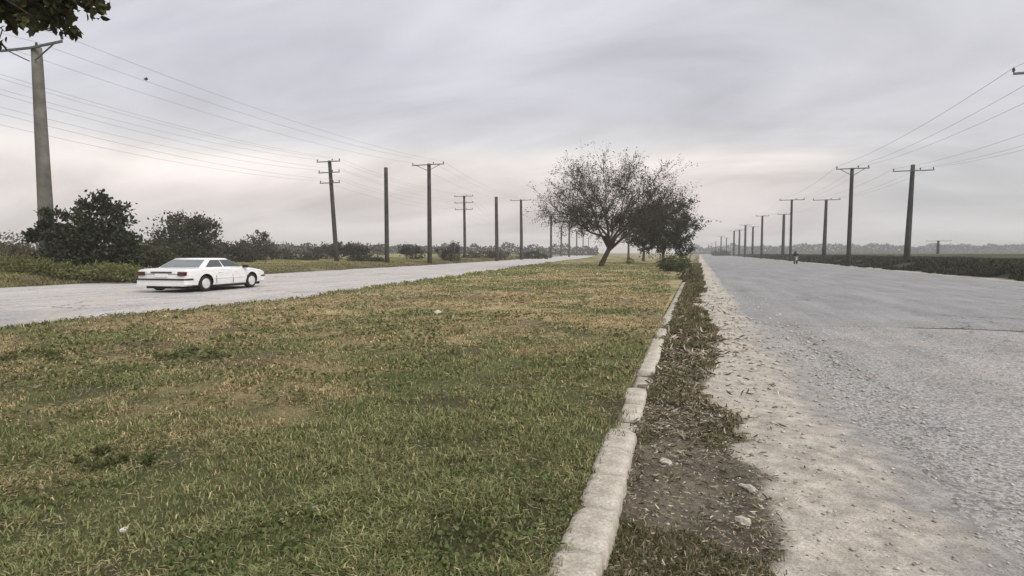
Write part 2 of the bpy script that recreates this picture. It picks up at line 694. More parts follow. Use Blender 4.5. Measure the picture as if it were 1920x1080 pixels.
# ------------------------------------------------------------------ terrain
LN_Y = [-40, 0, 18, 34, 60, 90, 180, 400]
LN_X = [-12.5, -12.5, -12.6, -14.6, -18.0, -22.5, -33, -66]
LF_Y = [-40, 0, 20, 65, 110, 180, 400]
LF_X = [-29.3, -29.2, -29.4, -32.4, -37.5, -47, -84]
left_near = lambda y: np.interp(y, LN_Y, LN_X)
left_far = lambda y: np.interp(y, LF_Y, LF_X)
RE = 16.3                        # right edge of the right road
kx = lambda y: np.interp(y, [-6, 0, 3, 5, 12, 40], [-.47, -.48, -.50, -.56, -.66, -.72])   # centre line of the kerb


def ground_z(x, y):
    x = np.asarray(x, float)
    y = np.asarray(y, float)
    e = left_far(y) - x
    zl = 0.42 * sst(0.2, 3.5, e) + 0.72 * sst(3, 75, e)
    e2 = x - RE
    zr = 0.68 * sst(0.6, 3.2, e2) + 0.5 * sst(3, 40, e2)
    bmpz = (fbm(x, y, 0.23, 4) - 0.5) * 0.35 * (sst(1, 6, e) + sst(1, 6, e2))
    return -0.05 + zl + zr + bmpz


def build_ground():
    e = np.array([0, .3, .7, 1.2, 1.8, 2.5, 3.5, 5, 7, 10, 14, 20, 28, 40, 60, 90, 140, 220, 400, 800, 1600, 3000.])
    Y = np.concatenate([np.arange(-40, 60, 2.0), np.arange(60, 200, 5.0), np.array([200, 215, 235, 260, 300, 350, 400, 500, 700, 1000, 1500, 2200, 3200])])
    rows = []
    for yv in Y:
        lf = float(left_far(yv))
        rows.append(np.concatenate([lf - e[::-1], np.linspace(lf, RE, 8)[1:-1], RE + e]))
    X = np.array(rows)
    YY = np.repeat(Y[:, None], X.shape[1], 1)
    Z = ground_z(X, YY)
    el = left_far(YY) - X
    er = X - RE
    n = fbm(X, YY, 0.12, 9)
    green = np.array([0.23, 0.225, 0.085])
    tan = np.array([0.17, 0.135, 0.075])
    brown = np.array([0.10, 0.08, 0.052])
    dark = np.array([0.03, 0.032, 0.017])
    C = np.empty(X.shape + (3,))
    t = sst(0.35, 0.65, n)[..., None]
    C[:] = green * (1 - t) + tan * t
    w = (1 - sst(2.5, 6, el))[..., None] * (el > -1)[..., None]
    C = C * (1 - w * .75) + brown * w * .75
    wr = (er > -1)[..., None] * np.ones(3)
    C = C * (1 - wr) + wr * (dark * (1 - .4 * t) + green * .4 * t * .5)
    ws = ((er > -1) & (er < 0.75))[..., None]
    C = np.where(ws, np.array([0.40, 0.36, 0.31]), C)
    o = grid_mesh('ground', X, YY, Z, M['field'], C)
    tag(o, kind='structure')


build_ground()


def sheet(name, xl, xr, Y, nx, z, mat):
    xs = np.linspace(0, 1, nx)
    A = np.array([xl(y) for y in Y])[:, None]
    B = np.array([xr(y) for y in Y])[:, None]
    X = A + (B - A) * xs[None]
    YY = np.repeat(np.asarray(Y, float)[:, None], nx, 1)
    Z = z(X, YY)
    o = grid_mesh(name, X, YY, Z, mat)
    tag(o, kind='structure')
    return o


YR = np.concatenate([np.arange(-6, 30, 0.5), np.arange(30, 120, 3.0), np.arange(120, 401, 10.0), [600, 1000, 1600]])
crown = lambda X, Y: 0.0 * X
sheet('right_road', lambda y: 0.2, lambda y: RE + 0.25 * (vnoise(y, 0, 0.4, 5) - .5) * 2, YR, 30, crown, M['road_near'])
# newer smooth overlay that begins at a ragged transverse joint about 12 m ahead
joint_y = lambda x: 13.6 + 0.5 * sst(2, 5, x) - 0.35 * sst(5, 9, x) + (fbm(x, x * 0, 0.9, 3) - .5) * .8
def overlay():
    s = np.linspace(0, 1, 60)
    xs = 1.0 + s * (RE - 0.35 - 1.0)
    y0 = joint_y(xs)
    Y = np.concatenate([[0, 0.00001, 0.002, 0.006], np.linspace(0.12, 1, 60) ** 2.2])
    X = np.repeat(xs[None], len(Y), 0)
    YY = y0[None] + Y[:, None] * (1500 - y0[None])
    X = X + (fbm(X * 0, YY, 0.6, 8) - .5) * 0.7 * (s[None] < 0.02) 
    Z = crown(X, YY) + 0.016 * (Y[:, None] > 0) - 0.006 * (Y[:, None] == 0) 
    Z[:, -1] -= 0.03
    Z[:, 0] -= 0.03
    o = grid_mesh('road_overlay', X, YY, Z, M['road_far'], smooth=False)
    tag(o, kind='structure')
overlay()
# ragged open joint in front of the overlay, filled with old bitumen
def seam():
    xs = np.linspace(3.6, RE - .6, 120)
    w = (.02 + .20 * fbm(xs, xs * 0 + 2, 1.6, 13, 3)) * sst(3.6, 5.5, xs)
    yc = joint_y(xs) - .06 - w * .4
    X = np.repeat(xs[None], 2, 0)
    YY = np.stack([yc - w / 2, yc + w / 2])
    tag(grid_mesh('bitumen_seam', X, YY, X * 0 + .005, M['bitumen']), kind='structure')
seam()
YL = np.concatenate([np.arange(-20, 80, 1.0), np.arange(80, 200, 4.0), np.arange(200, 401, 10.0)])
sheet('left_road', lambda y: left_far(y) + 0.5 * (fbm(y, 0, 0.5, 6) - .5) * 2, lambda y: left_near(y) + 1.0, YL, 24,
      lambda X, Y: 0.0 + (vnoise(X, Y, 0.35, 12) - .5) * 0.03, M['road_left'])

# ---- median (between the left road and the kerb)
def edge_in(y):                   # eroded left border of the turf
    return left_near(y) + (fbm(y, 3.3, 0.35, 21) - .5) * 1.6 + (fbm(y, 1.3, 1.7, 22) - .5) * 0.5


def median_z(x, y):
    e = np.asarray(x) - edge_in(y)
    z = 0.15 * sst(0.0, 0.7, e) - 0.05 * (1 - sst(-.6, 0.1, e))
    z = z + (fbm(x, y, 0.5, 31) - .5) * 0.10 * sst(0.3, 2, e) * sst(0.1, 1.2, kx(y) - .1 - np.asarray(x)) + (vnoise(x, y, 3.1, 33) - .5) * 0.03 * sst(0.1, .6, e)
    return z + 0.004


G1 = np.array([0.125, 0.142, 0.055])   # green turf
G2 = np.array([0.185, 0.19, 0.085])   # yellow green
T1 = np.array([0.36, 0.285, 0.155])   # straw
B1 = np.array([0.10, 0.075, 0.05])   # bare brown


def turf_mix(x, y):
    """share of straw (0..1) and of bare soil on the median, by place"""
    d = depth_of(x, y)
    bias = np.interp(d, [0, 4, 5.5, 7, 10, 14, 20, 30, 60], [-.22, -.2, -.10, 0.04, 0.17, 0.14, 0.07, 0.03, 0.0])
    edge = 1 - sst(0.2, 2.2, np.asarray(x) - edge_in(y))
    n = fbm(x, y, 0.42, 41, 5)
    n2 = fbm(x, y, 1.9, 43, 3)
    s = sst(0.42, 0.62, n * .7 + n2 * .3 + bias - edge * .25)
    bare = sst(0.60, 0.72, fbm(x, y, 0.8, 47, 4))
    return s, bare


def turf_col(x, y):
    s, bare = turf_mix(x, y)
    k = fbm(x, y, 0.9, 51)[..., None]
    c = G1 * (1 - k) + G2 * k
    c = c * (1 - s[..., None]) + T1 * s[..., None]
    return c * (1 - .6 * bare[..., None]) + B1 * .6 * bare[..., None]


def build_median():
    Y = np.concatenate([np.arange(-8, 16, 0.2), np.arange(16, 40, 0.5), np.arange(40, 120, 2.0), np.arange(120, 401, 10.0)])
    s = np.linspace(0, 1, 90)
    A = np.array([edge_in(y) - 0.8 for y in Y])[:, None]
    X = A + (kx(Y)[:, None] - .07 - A) * s[None]
    YY = np.repeat(Y[:, None], len(s), 1)
    Z = median_z(X, YY)
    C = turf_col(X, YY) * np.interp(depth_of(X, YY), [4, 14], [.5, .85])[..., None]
    e = X - np.array([edge_in(y) for y in Y])[:, None]
    w = (1 - sst(0.0, 0.5, e))[..., None]
    C = C * (1 - w) + np.array([0.30, 0.25, 0.18]) * w
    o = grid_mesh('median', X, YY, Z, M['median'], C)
    tag(o, kind='structure')


build_median()

# ---- strip of soil and sand between the kerb and the right road
def verge_out(y):                 # sand fades out over the asphalt here
    return 1.22 + (fbm(y, 0.7, 0.55, 61) - .5) * 0.75 + (fbm(y, 5.7, 2.3, 62) - .5) * 0.25 + 0.3 * (1 - sst(2, 8, y))


def verge_soil(x, y):             # 1 = dark soil, 0 = sand
    b = 0.08 + 0.32 * (1 - sst(3, 8, y)) + (fbm(x, y, 1.1, 64) - .5) * 0.5 + (fbm(y, 0.4, .3, 63, 3) - .5) * .8 * sst(6, 12, y) + (fbm(x, y, 5, 65, 3) - .5) * 0.22
    return 1 - sst(-0.06, 0.10, np.asarray(x) - b)


def verge_z(x, y):
    e = verge_out(y) - np.asarray(x)
    z = 0.045 * sst(0.0, 0.6, e) - 0.02 * (1 - sst(-.15, 0.05, e)) + 0.01
    s = verge_soil(x, y)
    return z + 0.02 * s + (fbm(x, y, 2.2, 66) - .5) * 0.10 * s * sst(-.55, -.3, x) + (fbm(x, y, 7, 67, 3) - .5) * 0.022 * sst(0, .3, e)


def build_verge():
    Y = np.concatenate([np.arange(-6, 9, 0.06), np.arange(9, 20, 0.15), np.arange(20, 60, 0.6), np.arange(60, 401, 8.0)])
    x = np.concatenate([np.linspace(-0.62, 2.1, 52)])
    X = np.repeat(x[None], len(Y), 0)
    YY = np.repeat(Y[:, None], len(x), 1)
    Z = verge_z(X, YY)
    s = verge_soil(X, YY)[..., None]
    k = fbm(X, YY, 3, 68)[..., None]
    soil = np.array([0.13, 0.112, 0.085]) * (.6 + .8 * k)
    sand = np.array([0.40, 0.362, 0.312]) * (.8 + .4 * k)
    e = verge_out(YY) - X                      # the sand thins out over the asphalt
    w = sst(-.05, .55, e + (fbm(X, YY, 4, 69) - .5) * .6)[..., None]
    sand = sand * w + np.array([.285, .272, .258]) * (1 - w)
    o = grid_mesh('verge', X, YY, Z, M['verge'], sand * (1 - s) + soil * s)
    tag(o, kind='structure')


build_verge()

# ---- kerb: single stones, worn and out of line
def build_kerb():
    root = empty('kerb', (0, 0, 0))
    tag(root, kind='structure')
    rng = random.Random(5)
    meshes = []
    for v in range(7):
        bm = bmesh.new()
        bmesh.ops.create_cube(bm, size=1)
        bmesh.ops.subdivide_edges(bm, edges=bm.edges[:], cuts=5, use_grid_fill=True)
        off = Vector((v * 7.3, v * 3.1, 0))
        chip = Vector((rng.choice((-.12, .12)), rng.choice((-.23, .23)), .2))
        for w in bm.verts:
            c = Vector((w.co.x * 0.235, w.co.y * 0.482, w.co.z * 0.42))
            rx = max(0, abs(c.x) - .075) / .045
            ry = max(0, abs(c.y) - .19) / .045
            k = min(1.4, math.hypot(rx, ry))
            if c.z > .05:
                c.z -= .009 * k * k * (c.z / .21)
            c.x *= 1 - .10 * max(0, c.z / .21)
            nv = mnoise.noise_vector(c * 9 + off) * .007 + mnoise.noise_vector(c * 30 + off) * .005
            c += nv * (1 if c.z > -.1 else .2)
            q = (c - chip).length
            if q < .09:
                c += (Vector((0, 0, -.05)) - c).normalized() * (.09 - q) * .5
            w.co = c
        for f_ in bm.faces:
            f_.smooth = True
        me = bpy.data.meshes.new('kerb_stone')
        bm.to_mesh(me)
        bm.free()
        me.materials.append(M['kerb'])
        meshes.append(me)
    y = 0.4
    i = 0
    while y < 42:
        o = bpy.data.objects.new('kerb_stone', meshes[rng.randrange(7)])
        COL.objects.link(o)
        o.parent = root
        sink = 0.11 * max(0, min(1, (y - 4) / 12)) + (rng.uniform(.04, .12) if rng.random() < 0.3 and y > 4.5 else 0)
        o.location = (float(kx(y)) + rng.uniform(-.008, .008), y, -0.03 + rng.uniform(-.008, .008) - sink)
        o.rotation_euler = (rng.uniform(-.012, .012), rng.uniform(-.03, .03), rng.uniform(-.018, .018) + .02)
        y += 0.485 + rng.uniform(0, .02)
        i += 1


build_kerb()


# ------------------------------------------------------------------ ground cover
def scatter_median():
    rs = np.random.RandomState(11)
    n = 540000
    u = rs.rand(n)
    # density falls with distance from the camera
    d = 2.0 * (90.0 / 2.0) ** (u ** 1.22)
    lat = -0.98 * d + rs.rand(n) * (1.25 * d)
    x, y = dl(d, lat)
    x = np.asarray(x)
    y = np.asarray(y)
    ok = (x < kx(y) - 0.13 + 0.10 * rs.rand(n) ** 2 + .1 * (fbm(y, 1.0, 1.1, 77) > .56)) & (x > edge_in(y) + 0.12) & (y > -4)
    x, y, d = x[ok], y[ok], d[ok]
    s, bare = turf_mix(x, y)
    clump = fbm(x, y, 2.6, 71, 3)
    keep = (rs.rand(len(x)) > bare * .75) & (rs.rand(len(x)) < 0.16 + 1.1 * sst(.36, .62, clump))
    x, y, d, s, clump = x[keep], y[keep], d[keep], s[keep], clump[keep]
    n = len(x)
    lod = np.clip(d / 5.0, 0.8, 9)
    edge = np.exp(-((x - edge_in(y)) / 0.8) ** 2)
    h = (0.022 + 0.04 * rs.rand(n) ** 1.6) * (0.4 + 1.3 * clump) * (1 + .10 * lod) * (1 - .3 * s) * (1 + 1.2 * edge)
    w = (0.005 + 0.007 * rs.rand(n)) * lod
    lean = 0.35 + 0.9 * rs.rand(n)
    k = rs.rand(n)[:, None]
    g = G1 * (1 - k) * 1.25 + G2 * k * 1.35
    dry = (rs.rand(n) < (0.10 + .75 * s))[:, None]
    st = T1 * (0.75 + .6 * rs.rand(n)[:, None])
    c = np.where(dry, st, g) * (0.5 + 1.1 * rs.rand(n)[:, None] ** 1.3)
    o = blades_mesh('grass', x, y, median_z(x, y), h, w, lean, M['blade'], c, 12)
    tag(o, 'short green and straw coloured turf covering the wide median', 'grass', kind='stuff')
    # dead thatch lying in the turf
    n = 60000
    d = 2.0 * (26.0 / 2.0) ** (rs.rand(n) ** 1.1)
    x, y = dl(d, -0.98 * d + rs.rand(n) * 1.25 * d)
    ok = (x < kx(y) - .10) & (x > edge_in(y) + .2) & (rs.rand(n) < .10 + .9 * sst(.44, .66, fbm(x, y, 1.7, 78, 4)))
    x, y, d = x[ok], y[ok], d[ok]
    n = len(x)
    D = rs.randn(n, 3)
    D[:, 2] = np.abs(D[:, 2]) * .22
    P = np.stack([x, y, median_z(x, y) + 0.015 + .03 * rs.rand(n)], -1)
    k = rs.rand(n)[:, None]
    c = np.where(k < .3, np.array([.11, .085, .05]), np.array([.33, .275, .17]) * (.6 + .6 * k))
    o = leaves_mesh('thatch', P, D, (0.02 + .06 * rs.rand(n)) * np.clip(d / 6, .7, 2.6), .055 + .05 * sst(6, 14, d)[:, None], M['litter'], c, None, .2, 6)
    tag(o, 'dead straw coloured thatch lying among the turf', 'thatch', kind='stuff')
    # broad leaved weeds in the turf
    n = 26000
    d = 2.0 * (14.0 / 2.0) ** (rs.rand(n) ** 1.05)
    x, y = dl(d, -0.98 * d + rs.rand(n) * 1.25 * d)
    ok = (x < kx(y) - .10) & (x > edge_in(y) + .3) & (fbm(x, y, 1.3, 75, 3) > .50)
    x, y, d = x[ok], y[ok], d[ok]
    n = len(x)
    D = rs.randn(n, 3)
    D[:, 2] = np.abs(D[:, 2]) * .35 + .12
    P = np.stack([x, y, median_z(x, y) + 0.012 + .025 * rs.rand(n)], -1)
    k = rs.rand(n)[:, None]
    c = (np.array([.07, .10, .03]) * (1 - k) + np.array([.15, .165, .06]) * k)
    o = leaves_mesh('clover', P, D, (0.018 + .022 * rs.rand(n)) * np.clip(d / 5, .9, 2), .75, M['leaf'], c, None, .2, 5)
    tag(o, 'patches of small broad leaved clover low in the turf', 'clover', kind='stuff')


scatter_median()


def scatter_verge():
    rs = np.random.RandomState(21)
    # dry stalks and leaf litter on the soil
    n = 62000
    y = 0.8 * (40 / .8) ** rs.rand(n)
    x = -0.52 + 1.35 * rs.rand(n)
    s = verge_soil(x, y)
    ok = rs.rand(n) < s * (.4 + .9 * sst(.36, .66, fbm(x, y, 2.4, 85, 3))) + .02
    x, y = x[ok], y[ok]
    n = len(x)
    lod = np.clip(y / 4, .8, 3)
    D = rs.randn(n, 3)
    D[:, 2] = np.abs(D[:, 2]) * .25
    P = np.stack([x, y, verge_z(x, y) + .008 + .012 * rs.rand(n)], -1)
    k = rs.rand(n)[:, None]
    c = np.where(k < .35, np.array([.08, .065, .045]), np.where(k < .75, np.array([.26, .21, .14]), np.array([.48, .42, .33]))) * (.6 + .7 * rs.rand(n)[:, None])
    o = leaves_mesh('leaf_litter', P, D, (0.015 + .05 * rs.rand(n) ** 2) * lod, .16, M['litter'], c, None, .3, 7)
    tag(o, 'brown leaf litter and broken stalks along the kerb', 'litter', kind='stuff')
    # weeds on the soil strip: sparse in front, dense and tall farther off
    n = 120000
    y = 0.8 * (75 / .8) ** rs.rand(n)
    x = -0.50 + 1.3 * rs.rand(n)
    den = np.interp(y, [0, 2.5, 3.6, 5, 8, 11, 14, 22, 75], [1, .9, .75, .6, .5, .7, .95, 1, 1])
    ok = (rs.rand(n) < den * verge_soil(x, y)) & (fbm(x, y, 1.5, 81, 3) * .6 + fbm(x, y, .5, 82, 2) * .4 + .05 * sst(8, 20, y) + .05 * (1 - sst(2.5, 5, y)) > .49)
    x, y = x[ok], y[ok]
    n = len(x)
    hmax = np.interp(y, [0, 4, 9, 14, 25, 75], [.09, .06, .09, .15, .26, .4]) * (.4 + 1.2 * fbm(x, y, 1.1, 83, 3))
    h = hmax * (.35 + .65 * rs.rand(n))
    w = (.004 + .006 * rs.rand(n)) * np.clip(y / 4, 1, 6)
    k = rs.rand(n)[:, None]
    c = (np.array([.06, .075, .028]) * (1 - k) + np.array([.13, .125, .055]) * k)
    c = np.where(rs.rand(n)[:, None] < .32 + .4 * sst(.45, .6, fbm(x, y, .7, 84, 3))[:, None], np.array([.22, .175, .10]) * (.6 + .7 * k), c)
    o = blades_mesh('verge_weeds', x, y, verge_z(x, y), h, w, .3 + .7 * rs.rand(n), M['blade'], c, 22)
    tag(o, 'dark green weeds and dry grass between kerb and right road', 'weeds', kind='stuff')
    # gravel on the sand and loose chips on the road edge
    n = 5200
    y = 1.0 * (26 / 1.0) ** rs.rand(n)
    x = -.45 + 2.6 * rs.rand(n) ** 1.1
    r = (.006 + .016 * rs.rand(n) ** 3) * np.clip(y / 5, .8, 2)
    z = np.maximum(verge_z(x, y), crown(x, y))
    oc = np.array([[1, 0, 0], [0, 1, 0], [-1, 0, 0], [0, -1, 0], [0, 0, .7], [0, 0, -.5]], float)
    V = oc[None] * r[:, None, None] * (0.6 + .8 * rs.rand(n, 6, 1)) + np.stack([x, y, z + r * .2], -1)[:, None]
    tri = np.array([[0, 1, 4], [1, 2, 4], [2, 3, 4], [3, 0, 4], [1, 0, 5], [2, 1, 5], [3, 2, 5], [0, 3, 5]])
    L = (np.arange(n)[:, None, None] * 6 + tri[None]).ravel()
    m = n * 8
    k = rs.rand(n)[:, None]
    c = np.array([.25, .23, .21]) * (1 - k) + np.array([.55, .5, .44]) * k
    o = np_mesh('gravel', V.reshape(-1, 3), L, np.arange(m) * 3, np.full(m, 3), M['litter'], np.repeat(c[:, None], 6, 1).reshape(-1, 3))
    tag(o, 'loose gravel scattered over the sandy road edge', 'gravel', kind='stuff')


scatter_verge()


def scatter_sides():
    rs = np.random.RandomState(31)
    # right bank: dark rough weeds about knee high
    n = 120000
    y = 12 * (330 / 12) ** rs.rand(n)
    e = 0.9 + 16 * rs.rand(n) ** 1.6
    x = RE + e + (fbm(y, 0, .3, 91) - .5) * 1.2
    ok = fbm(x, y, .45, 92, 3) > .40
    x, y, e = x[ok], y[ok], e[ok]
    n = len(x)
    dd = depth_of(x, y)
    h = (.12 + .5 * fbm(x, y, .35, 93) * rs.rand(n)) * (1 + .2 * sst(2, 6, e))
    w = np.clip(dd / 1100 * 1.6, .02, .25) * (.5 + rs.rand(n))
    k = rs.rand(n)[:, None]
    c = np.array([.016, .019, .009]) * (1 - k) + np.array([.05, .05, .024]) * k
    o = blades_mesh('bank_weeds', x, y, ground_z(x, y), h, w, .4 + .8 * rs.rand(n), M['blade'], c, 32)
    tag(o, 'dark rough weeds along the bank beyond the right road', 'weeds', kind='stuff')
    # left verge: brown and green grass edge of the field
    n = 110000
    y = -8 + 14 * (240 / 14) ** rs.rand(n) - 6
    e = .1 + 26 * rs.rand(n) ** 2.0
    x = left_far(y) - e
    ok = fbm(x, y, .4, 95, 3) > .36
    x, y, e = x[ok], y[ok], e[ok]
    n = len(x)
    dd = np.maximum(depth_of(x, y), 12)
    near = 1 - sst(18, 45, dd)
    h = (.08 + (.12 + .42 * near) * fbm(x, y, .5, 96) * rs.rand(n)) * (1 - .35 * sst(4, 12, e))
    w = np.clip(dd / 1100 * 1.4, .02, .2) * (.5 + rs.rand(n))
    k = rs.rand(n)[:, None]
    g = np.array([.13, .145, .045]) * (1 - k) + np.array([.26, .26, .09]) * k
    b = np.array([.10, .08, .05]) * (1 - k) + np.array([.22, .17, .10]) * k
    far_e = (rs.rand(n) < .25 + .55 * (1 - sst(1, 4, e)) * (1 - near))[:, None]
    o = blades_mesh('field_grass', x, y, ground_z(x, y), h, w, .4 + .8 * rs.rand(n), M['blade'], np.where(far_e, b, g), 33)
    tag(o, 'yellow green grass of the field beyond the left road', 'grass', kind='stuff')


scatter_sides()


# ------------------------------------------------------------------ trees and shrubs
def tree(name, label, cat, base, targets, fork, trunk_r, leaf, seed, group=None, leaf_n=6, twig=0.9, subs=7, lowdense=None, cols=None, lean=(0, 0), twigs=4, hubs=0):
    """trunk to a fork, limbs from the fork to target points, side branches with twigs and leaves"""
    rng = random.Random(seed)
    root = empty(name, base)
    tag(root, label, cat, group)
    mb = MB()
    LP, LD = [], []
    f = Vector((lean[0], lean[1], fork))
    mid = f * .5 + Vector((rng.uniform(-.1, .1), rng.uniform(-.1, .1), 0)) * trunk_r * 4
    mb.tube([(0, 0, -.15), (lean[0] * .05, 0, fork * .12), mid, f, f + Vector((lean[0] * .1, 0, fork * .1))],
            [trunk_r * 1.5, trunk_r * 1.12, trunk_r * .95, trunk_r * .9, trunk_r * .4], 9)

    def wob(s):
        return Vector((rng.gauss(0, s), rng.gauss(0, s), rng.gauss(0, s)))

    starts = []
    if hubs:
        tv = sorted((Vector(T) for T in targets), key=lambda q: math.atan2(q.y - f.y, q.x - f.x) + (7 if (Vector((q.x - f.x, q.y - f.y))).length < .45 * max(.1, q.z - f.z) else 0))
        per = max(1, math.ceil(len(tv) / hubs))
        for i in range(0, len(tv), per):
            g_ = tv[i:i + per]
            mean = sum(g_, Vector()) / len(g_)
            hb = f + (mean - f) * rng.uniform(.30, .46) + wob(.25)
            mb.tube([f - Vector((0, 0, .2)), f.lerp(hb, .5) + wob(.12) + Vector((0, 0, .15)), hb, hb + (hb - f) * .08], [trunk_r * .62, trunk_r * .5, trunk_r * .38, trunk_r * .2], 7)
            starts += [(hb, T) for T in g_]
    else:
        starts = [(f, Vector(T)) for T in targets]
    f0 = f
    for f, T in starts:
        L = (T - f).length
        c1 = f + Vector(((T.x - f.x) * .25, (T.y - f.y) * .25, (T.z - f.z) * .42)) + wob(L * .09)
        c2 = f + (T - f) * .68 + wob(L * .09)
        pts = []
        for i in range(7):
            t = i / 6
            pts.append(f * (1 - t) ** 3 + c1 * 3 * t * (1 - t) ** 2 + c2 * 3 * t * t * (1 - t) + T * t ** 3)
        r0 = trunk_r * rng.uniform(.35, .5) * (.62 if hubs else 1)
        L = (T - f0).length
        mb.tube(pts, [max(.008, r0 * (1 - i / 6 * .9)) for i in range(7)], 5)
        for k in range(subs):
            t = rng.uniform(.28, 1.0)
            i = min(5, int(t * 6))
            p = pts[i].lerp(pts[i + 1], t * 6 - i)
            ax = (pts[i + 1] - pts[i]).normalized()
            d = (ax * .8 + wob(.65) + Vector((0, 0, .18))).normalized()
            ln = L * rng.uniform(.14, .32)
            q = [p, p + d * ln * .5 + wob(ln * .06), p + d * ln + wob(ln * .1)]
            mb.tube(q, [r0 * .22 + .006, r0 * .14 + .005, .005], 4, False)
            for m in range(twigs):
                tt = rng.uniform(.25, 1)
                s = q[0].lerp(q[1], tt * 2) if tt < .5 else q[1].lerp(q[2], tt * 2 - 1)
                dd = (d + wob(.6)).normalized()
                l2 = twig * rng.uniform(.5, 1.2)
                e = s + dd * l2
                mb.tube([s, (s + e) / 2 + wob(l2 * .06), e], [.008, .006, .004], 3, False)
                nl = leaf_n * (lowdense(e) if lowdense else 1)
                nl = int(nl) + (1 if rng.random() < nl - int(nl) else 0)
                for _ in range(nl):
                    g = s.lerp(e, rng.uniform(.2, 1.1)) + wob(l2 * .16)
                    LP.append(tuple(g))
                    LD.append(tuple(dd * .5 + wob(.7) + Vector((0, 0, -.25))))
    mb.build('trunk', M['bark'], root, True)
    rs = np.random.RandomState(seed)
    n = len(LP)
    k = rs.rand(n)[:, None]
    c0, c1_ = cols or ((.035, .045, .018), (.09, .10, .04))
    C = np.array(c0) * (1 - k) + np.array(c1_) * k
    leaves_mesh('crown', LP, LD, leaf * (.6 + .8 * rs.rand(n)), .55, M['leaf'], C, root, .25, seed)
    return root


def bush(name, label, cat, base, blobs, n_leaf, leaf, seed, cols=None, group=None, stems=7, asp=.6):
    """blobs: (dx, dy, z, rx, ry, rz) lobes filled mostly near their skin"""
    rng = random.Random(seed)
    rs = np.random.RandomState(seed)
    root = empty(name, base)
    tag(root, label, cat, group)
    mb = MB()
    vol = np.array([b[3] * b[4] * b[5] for b in blobs]) ** .7
    P = []
    D = []
    for b, sh in zip(blobs, vol / vol.sum()):
        # clumps inside each lobe
        nc = max(10, int(40 * sh * 3))
        u = rs.randn(nc, 3)
        u /= np.linalg.norm(u, axis=1, keepdims=True)
        rad = (.35 + .68 * rs.rand(nc) ** .6)[:, None]
        cc = u * rad * np.array(b[3:6])
        cc = cc + np.array(b[:3])
        m = int(n_leaf * sh)
        idx = rs.randint(0, nc, m)
        sp = np.array(b[3:6]).mean() * .20
        p = cc[idx] + rs.randn(m, 3) * sp * np.array([1, 1, .8])
        P.append(p)
        D.append(u[idx] * .7 + rs.randn(m, 3) * .6 + np.array([0, 0, .15]))
        for s in range(stems):
            t = cc[rs.randint(0, nc)]
            m0 = Vector((b[0] * .5 + rng.gauss(0, .12), b[1] * .5 + rng.gauss(0, .12), 0))
            c1 = m0.lerp(Vector(t), .5) + Vector((0, 0, .12 * t[2]))
            rr = .02 + .012 * b[5]
            mb.tube([m0 + Vector((0, 0, -.1)), c1, t], [rr, rr * .6, .006], 4, False)
    P = np.concatenate(P)
    D = np.concatenate(D)
    ok = P[:, 2] > 0.02
    P, D = P[ok], D[ok]
    n = len(P)
    k = rs.rand(n)[:, None]
    c0, c1_ = cols or ((.03, .04, .017), (.085, .095, .038))
    C = np.array(c0) * (1 - k) + np.array(c1_) * k
    if stems:
        mb.build('stem', M['bark'], root, True)
    leaves_mesh('crown', P, D, leaf * (.6 + .8 * rs.rand(n)), asp, M['leaf'], C, root, .25, seed)
    return root


def cap_targets(n, c, rx, ry, rz, seed, lo=-.15, hi=1.0):
    rng = random.Random(seed)
    out = []
    for i in range(n):
        z = lo + (hi - lo) * (i + rng.random()) / n
        a = i * 2.399963 + rng.uniform(-.3, .3)
        q = math.sqrt(max(0, 1 - min(1, abs(z)) ** 2))
        k = rng.uniform(.82, 1.03)
        out.append((c[0] + rx * q * math.cos(a) * k, c[1] + ry * q * math.sin(a) * k, c[2] + rz * z * k))
    return out


def gz(p, kind='ground'):
    f = {'ground': ground_z, 'median': median_z}[kind]
    return (p[0], p[1], float(f(np.array(p[0]), np.array(p[1]))))


# wide half bare tree on the median
tb = dpt(1127, 60)
tree('tree', 'wide spreading half bare tree with leaning trunk in the middle of the median', 'tree', gz(tb, 'median'),
     cap_targets(40, (0.9, 0, 5.6), 7.2, 5.6, 5.5, 3, -.22, .90), 1.9, .26, .14, 8, None, 4.4, 1.0, 17,
     lambda e: 5.0 if e.z < 4.9 and abs(e.x - 1.1) < 3.8 else (2.0 if e.z < 6.0 and abs(e.x - 1.6) < 4.5 else .9), ((.022, .02, .013), (.075, .064, .038)), (.85, 0), 6, 8)
tb = dpt(1243, 74)
tree('tree', 'leafier dark green tree just right of the half bare median tree', 'tree', gz(tb, 'median'),
     cap_targets(26, (0.2, 0, 4.6), 3.9, 3.6, 4.2, 5, -.75, .95), 1.3, .2, .22, 12, None, 15, .8, 11, None, ((.018, .026, .012), (.055, .07, .03)), (0, 0), 4, 6)
tb = dpt(1206, 98)
tree('tree', 'slim dark tree behind the half bare one, its crown partly hidden', 'tree', gz(tb, 'median'),
     cap_targets(16, (0, 0, 5.4), 3.8, 3.2, 2.8, 6, -.6, .95), 2.6, .22, .24, 15, None, 10, .9, 9, None, ((.018, .022, .011), (.055, .06, .028)))
tb = dpt(1178, 128)
tree('tree', 'farthest small tree on the median, under the half bare crown', 'tree', gz(tb, 'median'),
     cap_targets(12, (0, 0, 5.6), 3.4, 3.4, 2.4, 9, -.5, .9), 3.2, .25, .25, 17, None, 4, 1, 6)
p = dpt(1181, 75)
bush('shrub', 'tiny dark shrub beside the median tree trunks', 'shrub', gz(p, 'median'), [(0, 0, .35, .5, .5, .4)], 260, .12, 41)
p = dpt(1268, 44)
